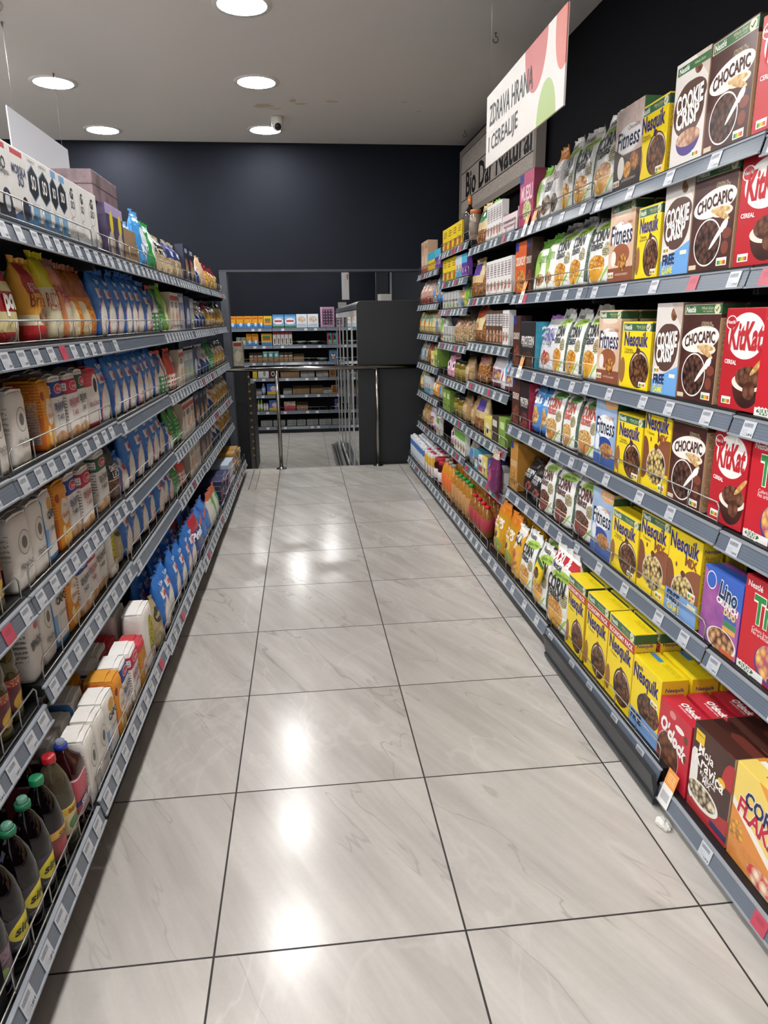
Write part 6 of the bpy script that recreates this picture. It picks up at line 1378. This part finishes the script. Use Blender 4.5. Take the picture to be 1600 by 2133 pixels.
small('redbx', 'small_box', 'box', 'dark red box with round mark', '#5a2226', [('F', 'e', (0, .5, .3, .3), '#d8d0cc'), ('F', 'e', (0, .5, .2, .2), '#3a2224')], .13, .14)
small('orbx', 'small_box', 'box', 'orange and black box', '#c87a34', [('F', 'k', (-.4, .4, .1, .9, 4), '#2a2624')], .11, .14)
small('byt', 'blue_basket', 'box', 'blue and yellow tray of small goods', '#3f6fc0', [('F', 'r', (-.5, .5, 0, .3), '#d8b83a'), ('F', 'e', (.1, .55, .3, .24), 'n:#e0a8a0:#d8d4e0:30')], .19, .19)
small('redtray', 'red_basket', 'box', 'red tray of pale goods', '#b8283c', [('F', 'r', (-.5, .5, .5, 1), 'n:#cfc2b8:#8a7468:24')], .2, .16)
small('bluebx', 'toy_box', 'box', 'blue toy box', '#3a5aa0', [('F', 'e', (.1, .4, .24, .2), '#d8a83a'), ('F', 'e', (-.1, .7, .2, .14), '#4a3a2c')], .1, .19)
small('textile', 'folded_textile', 'towel', 'folded grey towel pack', 'n:#a8aaa8:#7d807f:12', [('F', 'l', (-.45, .45, .1, .9, 3), '#5f6260')], .21, .1, .2)
kind('cbtray', 'cardboard_tray', 'tray', 'brown cardboard tray of goods', 'tray', .3, .13, .2, 'n:#9a7a58:#84684a:9', [], [])
kind('cltray', 'clear_tray', 'tray', 'pale tray of small goods', 'tray', .25, .09, .2, 'n:#b8b4ae:#8f8a86:24', [], [])
kind('bowl', 'bowl', 'bowl', 'pale green bowl', 'jar', .2, .065, .2, '#8fa69c', [], [], prof=[(.02, 0), (.4, 0), (.5, .05), (.8, .5), (1, 1), (.96, 1), (.75, .5), (.45, .14), (.02, .12)], rough=.3)
kind('plate', 'plate', 'plate', 'stack of pale green plates', 'jar', .21, .055, .21, '#9fb0a8', [], [], prof=[(.02, 0), (.6, 0), (.7, .2), (1, .7), (1, 1), (.96, 1), (.7, .6), (.02, .5)], rough=.3)
jar('bbottle', 'lilac bottle with pointed cap', '#8a9ac8', '#c8ccd8', '#b8c0dc', .08, .2, 'bottle', LP_, LDP, 'lotion_bottle')
jar('gbottle', 'light green lotion bottle', '#a8c85a', '#e0e4d8', '#dfe6d0', .06, .21, 'bottle', LP_, LDP, 'lotion_bottle')
jar('whjar', 'white cream jar', '#dcdcda', '#c8c8c8', '#e8e8e8', .055, .14, 'jar')
LZ_ = [1.295, 1.003, .716, .442, .148, -.141, -.416]
LX_ = [-1.44, -0.50, 0.44, 1.07]
for b in range(3):
    L = LX_[b + 1] - LX_[b]
    xm = (LX_[b] + LX_[b + 1]) / 2
    o = bpy.data.objects.new('shelving_bay', None)
    COL.objects.link(o)
    o.location = (xm, 13.25, -0.53)
    MB().box(-L / 2, L / 2, 0, .02, 0, 1.86).build('back_panel', plain('#0e0f11', 0.6), o)
    MB().box(-L / 2, L / 2, -.40, -.38, .002, .085).build('plinth', KICK, o)
    tag(o, f"black wall shelving bay across the lower room, {['left', 'middle', 'right'][b]} of three", 'shelving', 'wall shelving bays of the lower room')
    for l in range(7):
        bd, rl, wg = shelf_parts(L, .42, 'R')
        s_ = bpy.data.objects.new('shelf', bd)
        COL.objects.link(s_)
        s_.location = (xm, 12.81, LZ_[l])
        tag(s_, f"{ORD[l]} shelf of the {['left', 'middle', 'right'][b]} wall bay in the lower room", 'shelf', 'wall shelves of the lower room')
        r = bpy.data.objects.new('price_rail', rl)
        COL.objects.link(r)
        r.parent = s_
        for x in ((-.3, .12, .3) if b < 2 else (-.1, .15)):
            t = bpy.data.objects.new('price_tag', rnd.choice(TAGS['w']))
            COL.objects.link(t)
            t.parent = r
            t.location = (x + rnd.uniform(-.05, .05), -0.0142, -0.0425)
            t.rotation_euler = (-TILT, 0, 0)
        if l in (0, 1, 2, 5):
            g = bpy.data.objects.new('wire_guard', wg)
            COL.objects.link(g)
            g.parent = s_
            g.location = (0, .008, 0)
tot, seen = {}, {}
lows = []
for line in LOWER.strip().split('\n'):
    l, rest = line.split(':')
    for it in rest.split():
        a, b, c = it.split(',')
        lows.append((int(l), a, float(b), float(c)))
        tot[(int(l), K[a]['desc'])] = tot.get((int(l), K[a]['desc']), 0) + 1
for l, key, a, b in lows:
    d = K[key]['desc']
    seen[(l, d)] = seen.get((l, d), 0) + 1
    n = tot[(l, d)]
    k = K[key]
    sx = max(.6, min(1.6, (b - a) * .96 / k['w']))
    lab = d + (f", {NTH[seen[(l, d)] - 1]} from left" if n > 1 else '') + f" on the lower room's {ORD[l]} shelf"
    put(key, ((a + b) / 2, 12.84 + k['d'] / 2, LZ_[l] + SURF), 0, sx=sx, label=lab, group=f"{k['cat']} repeats on the lower room's {ORD[l]} shelf" if n > 1 else None)

# ------------------------------------------------------------------ small things on the floor and at the near corner
pts = []
bm = bmesh.new()
bmesh.ops.create_icosphere(bm, subdivisions=3, radius=.019)
for v in bm.verts:
    q = v.co
    q *= 1 + .55 * noise.noise(q * 45) + .25 * noise.noise(q * 120)
    q.z = max(q.z * .75, -.011)
me = bpy.data.meshes.new('crumpled_tissue')
bm.to_mesh(me)
bm.free()
me.materials.append(plain('#d8d6d0', 0.7))
o = bpy.data.objects.new('crumpled_tissue', me)
COL.objects.link(o)
o.location = (0.985, 1.645, .0112)
o.scale = (1, 1.35, 1)
tag(o, 'crumpled white tissue on the floor below the broken plinth', 'tissue')
o = MB().box(-1.1, -0.601, 1.085, 1.122, 0.192, 0.31).build('divider_board', plain('#050506', 0.7, spec=0.1))
MB().box(-1.1, -0.612, 1.08, 1.125, 0.31, 0.352, 0, .012).build('top_cover', plain('#8f9094', 0.4), o)
tag(o, 'black divider board at the near left corner', 'board')
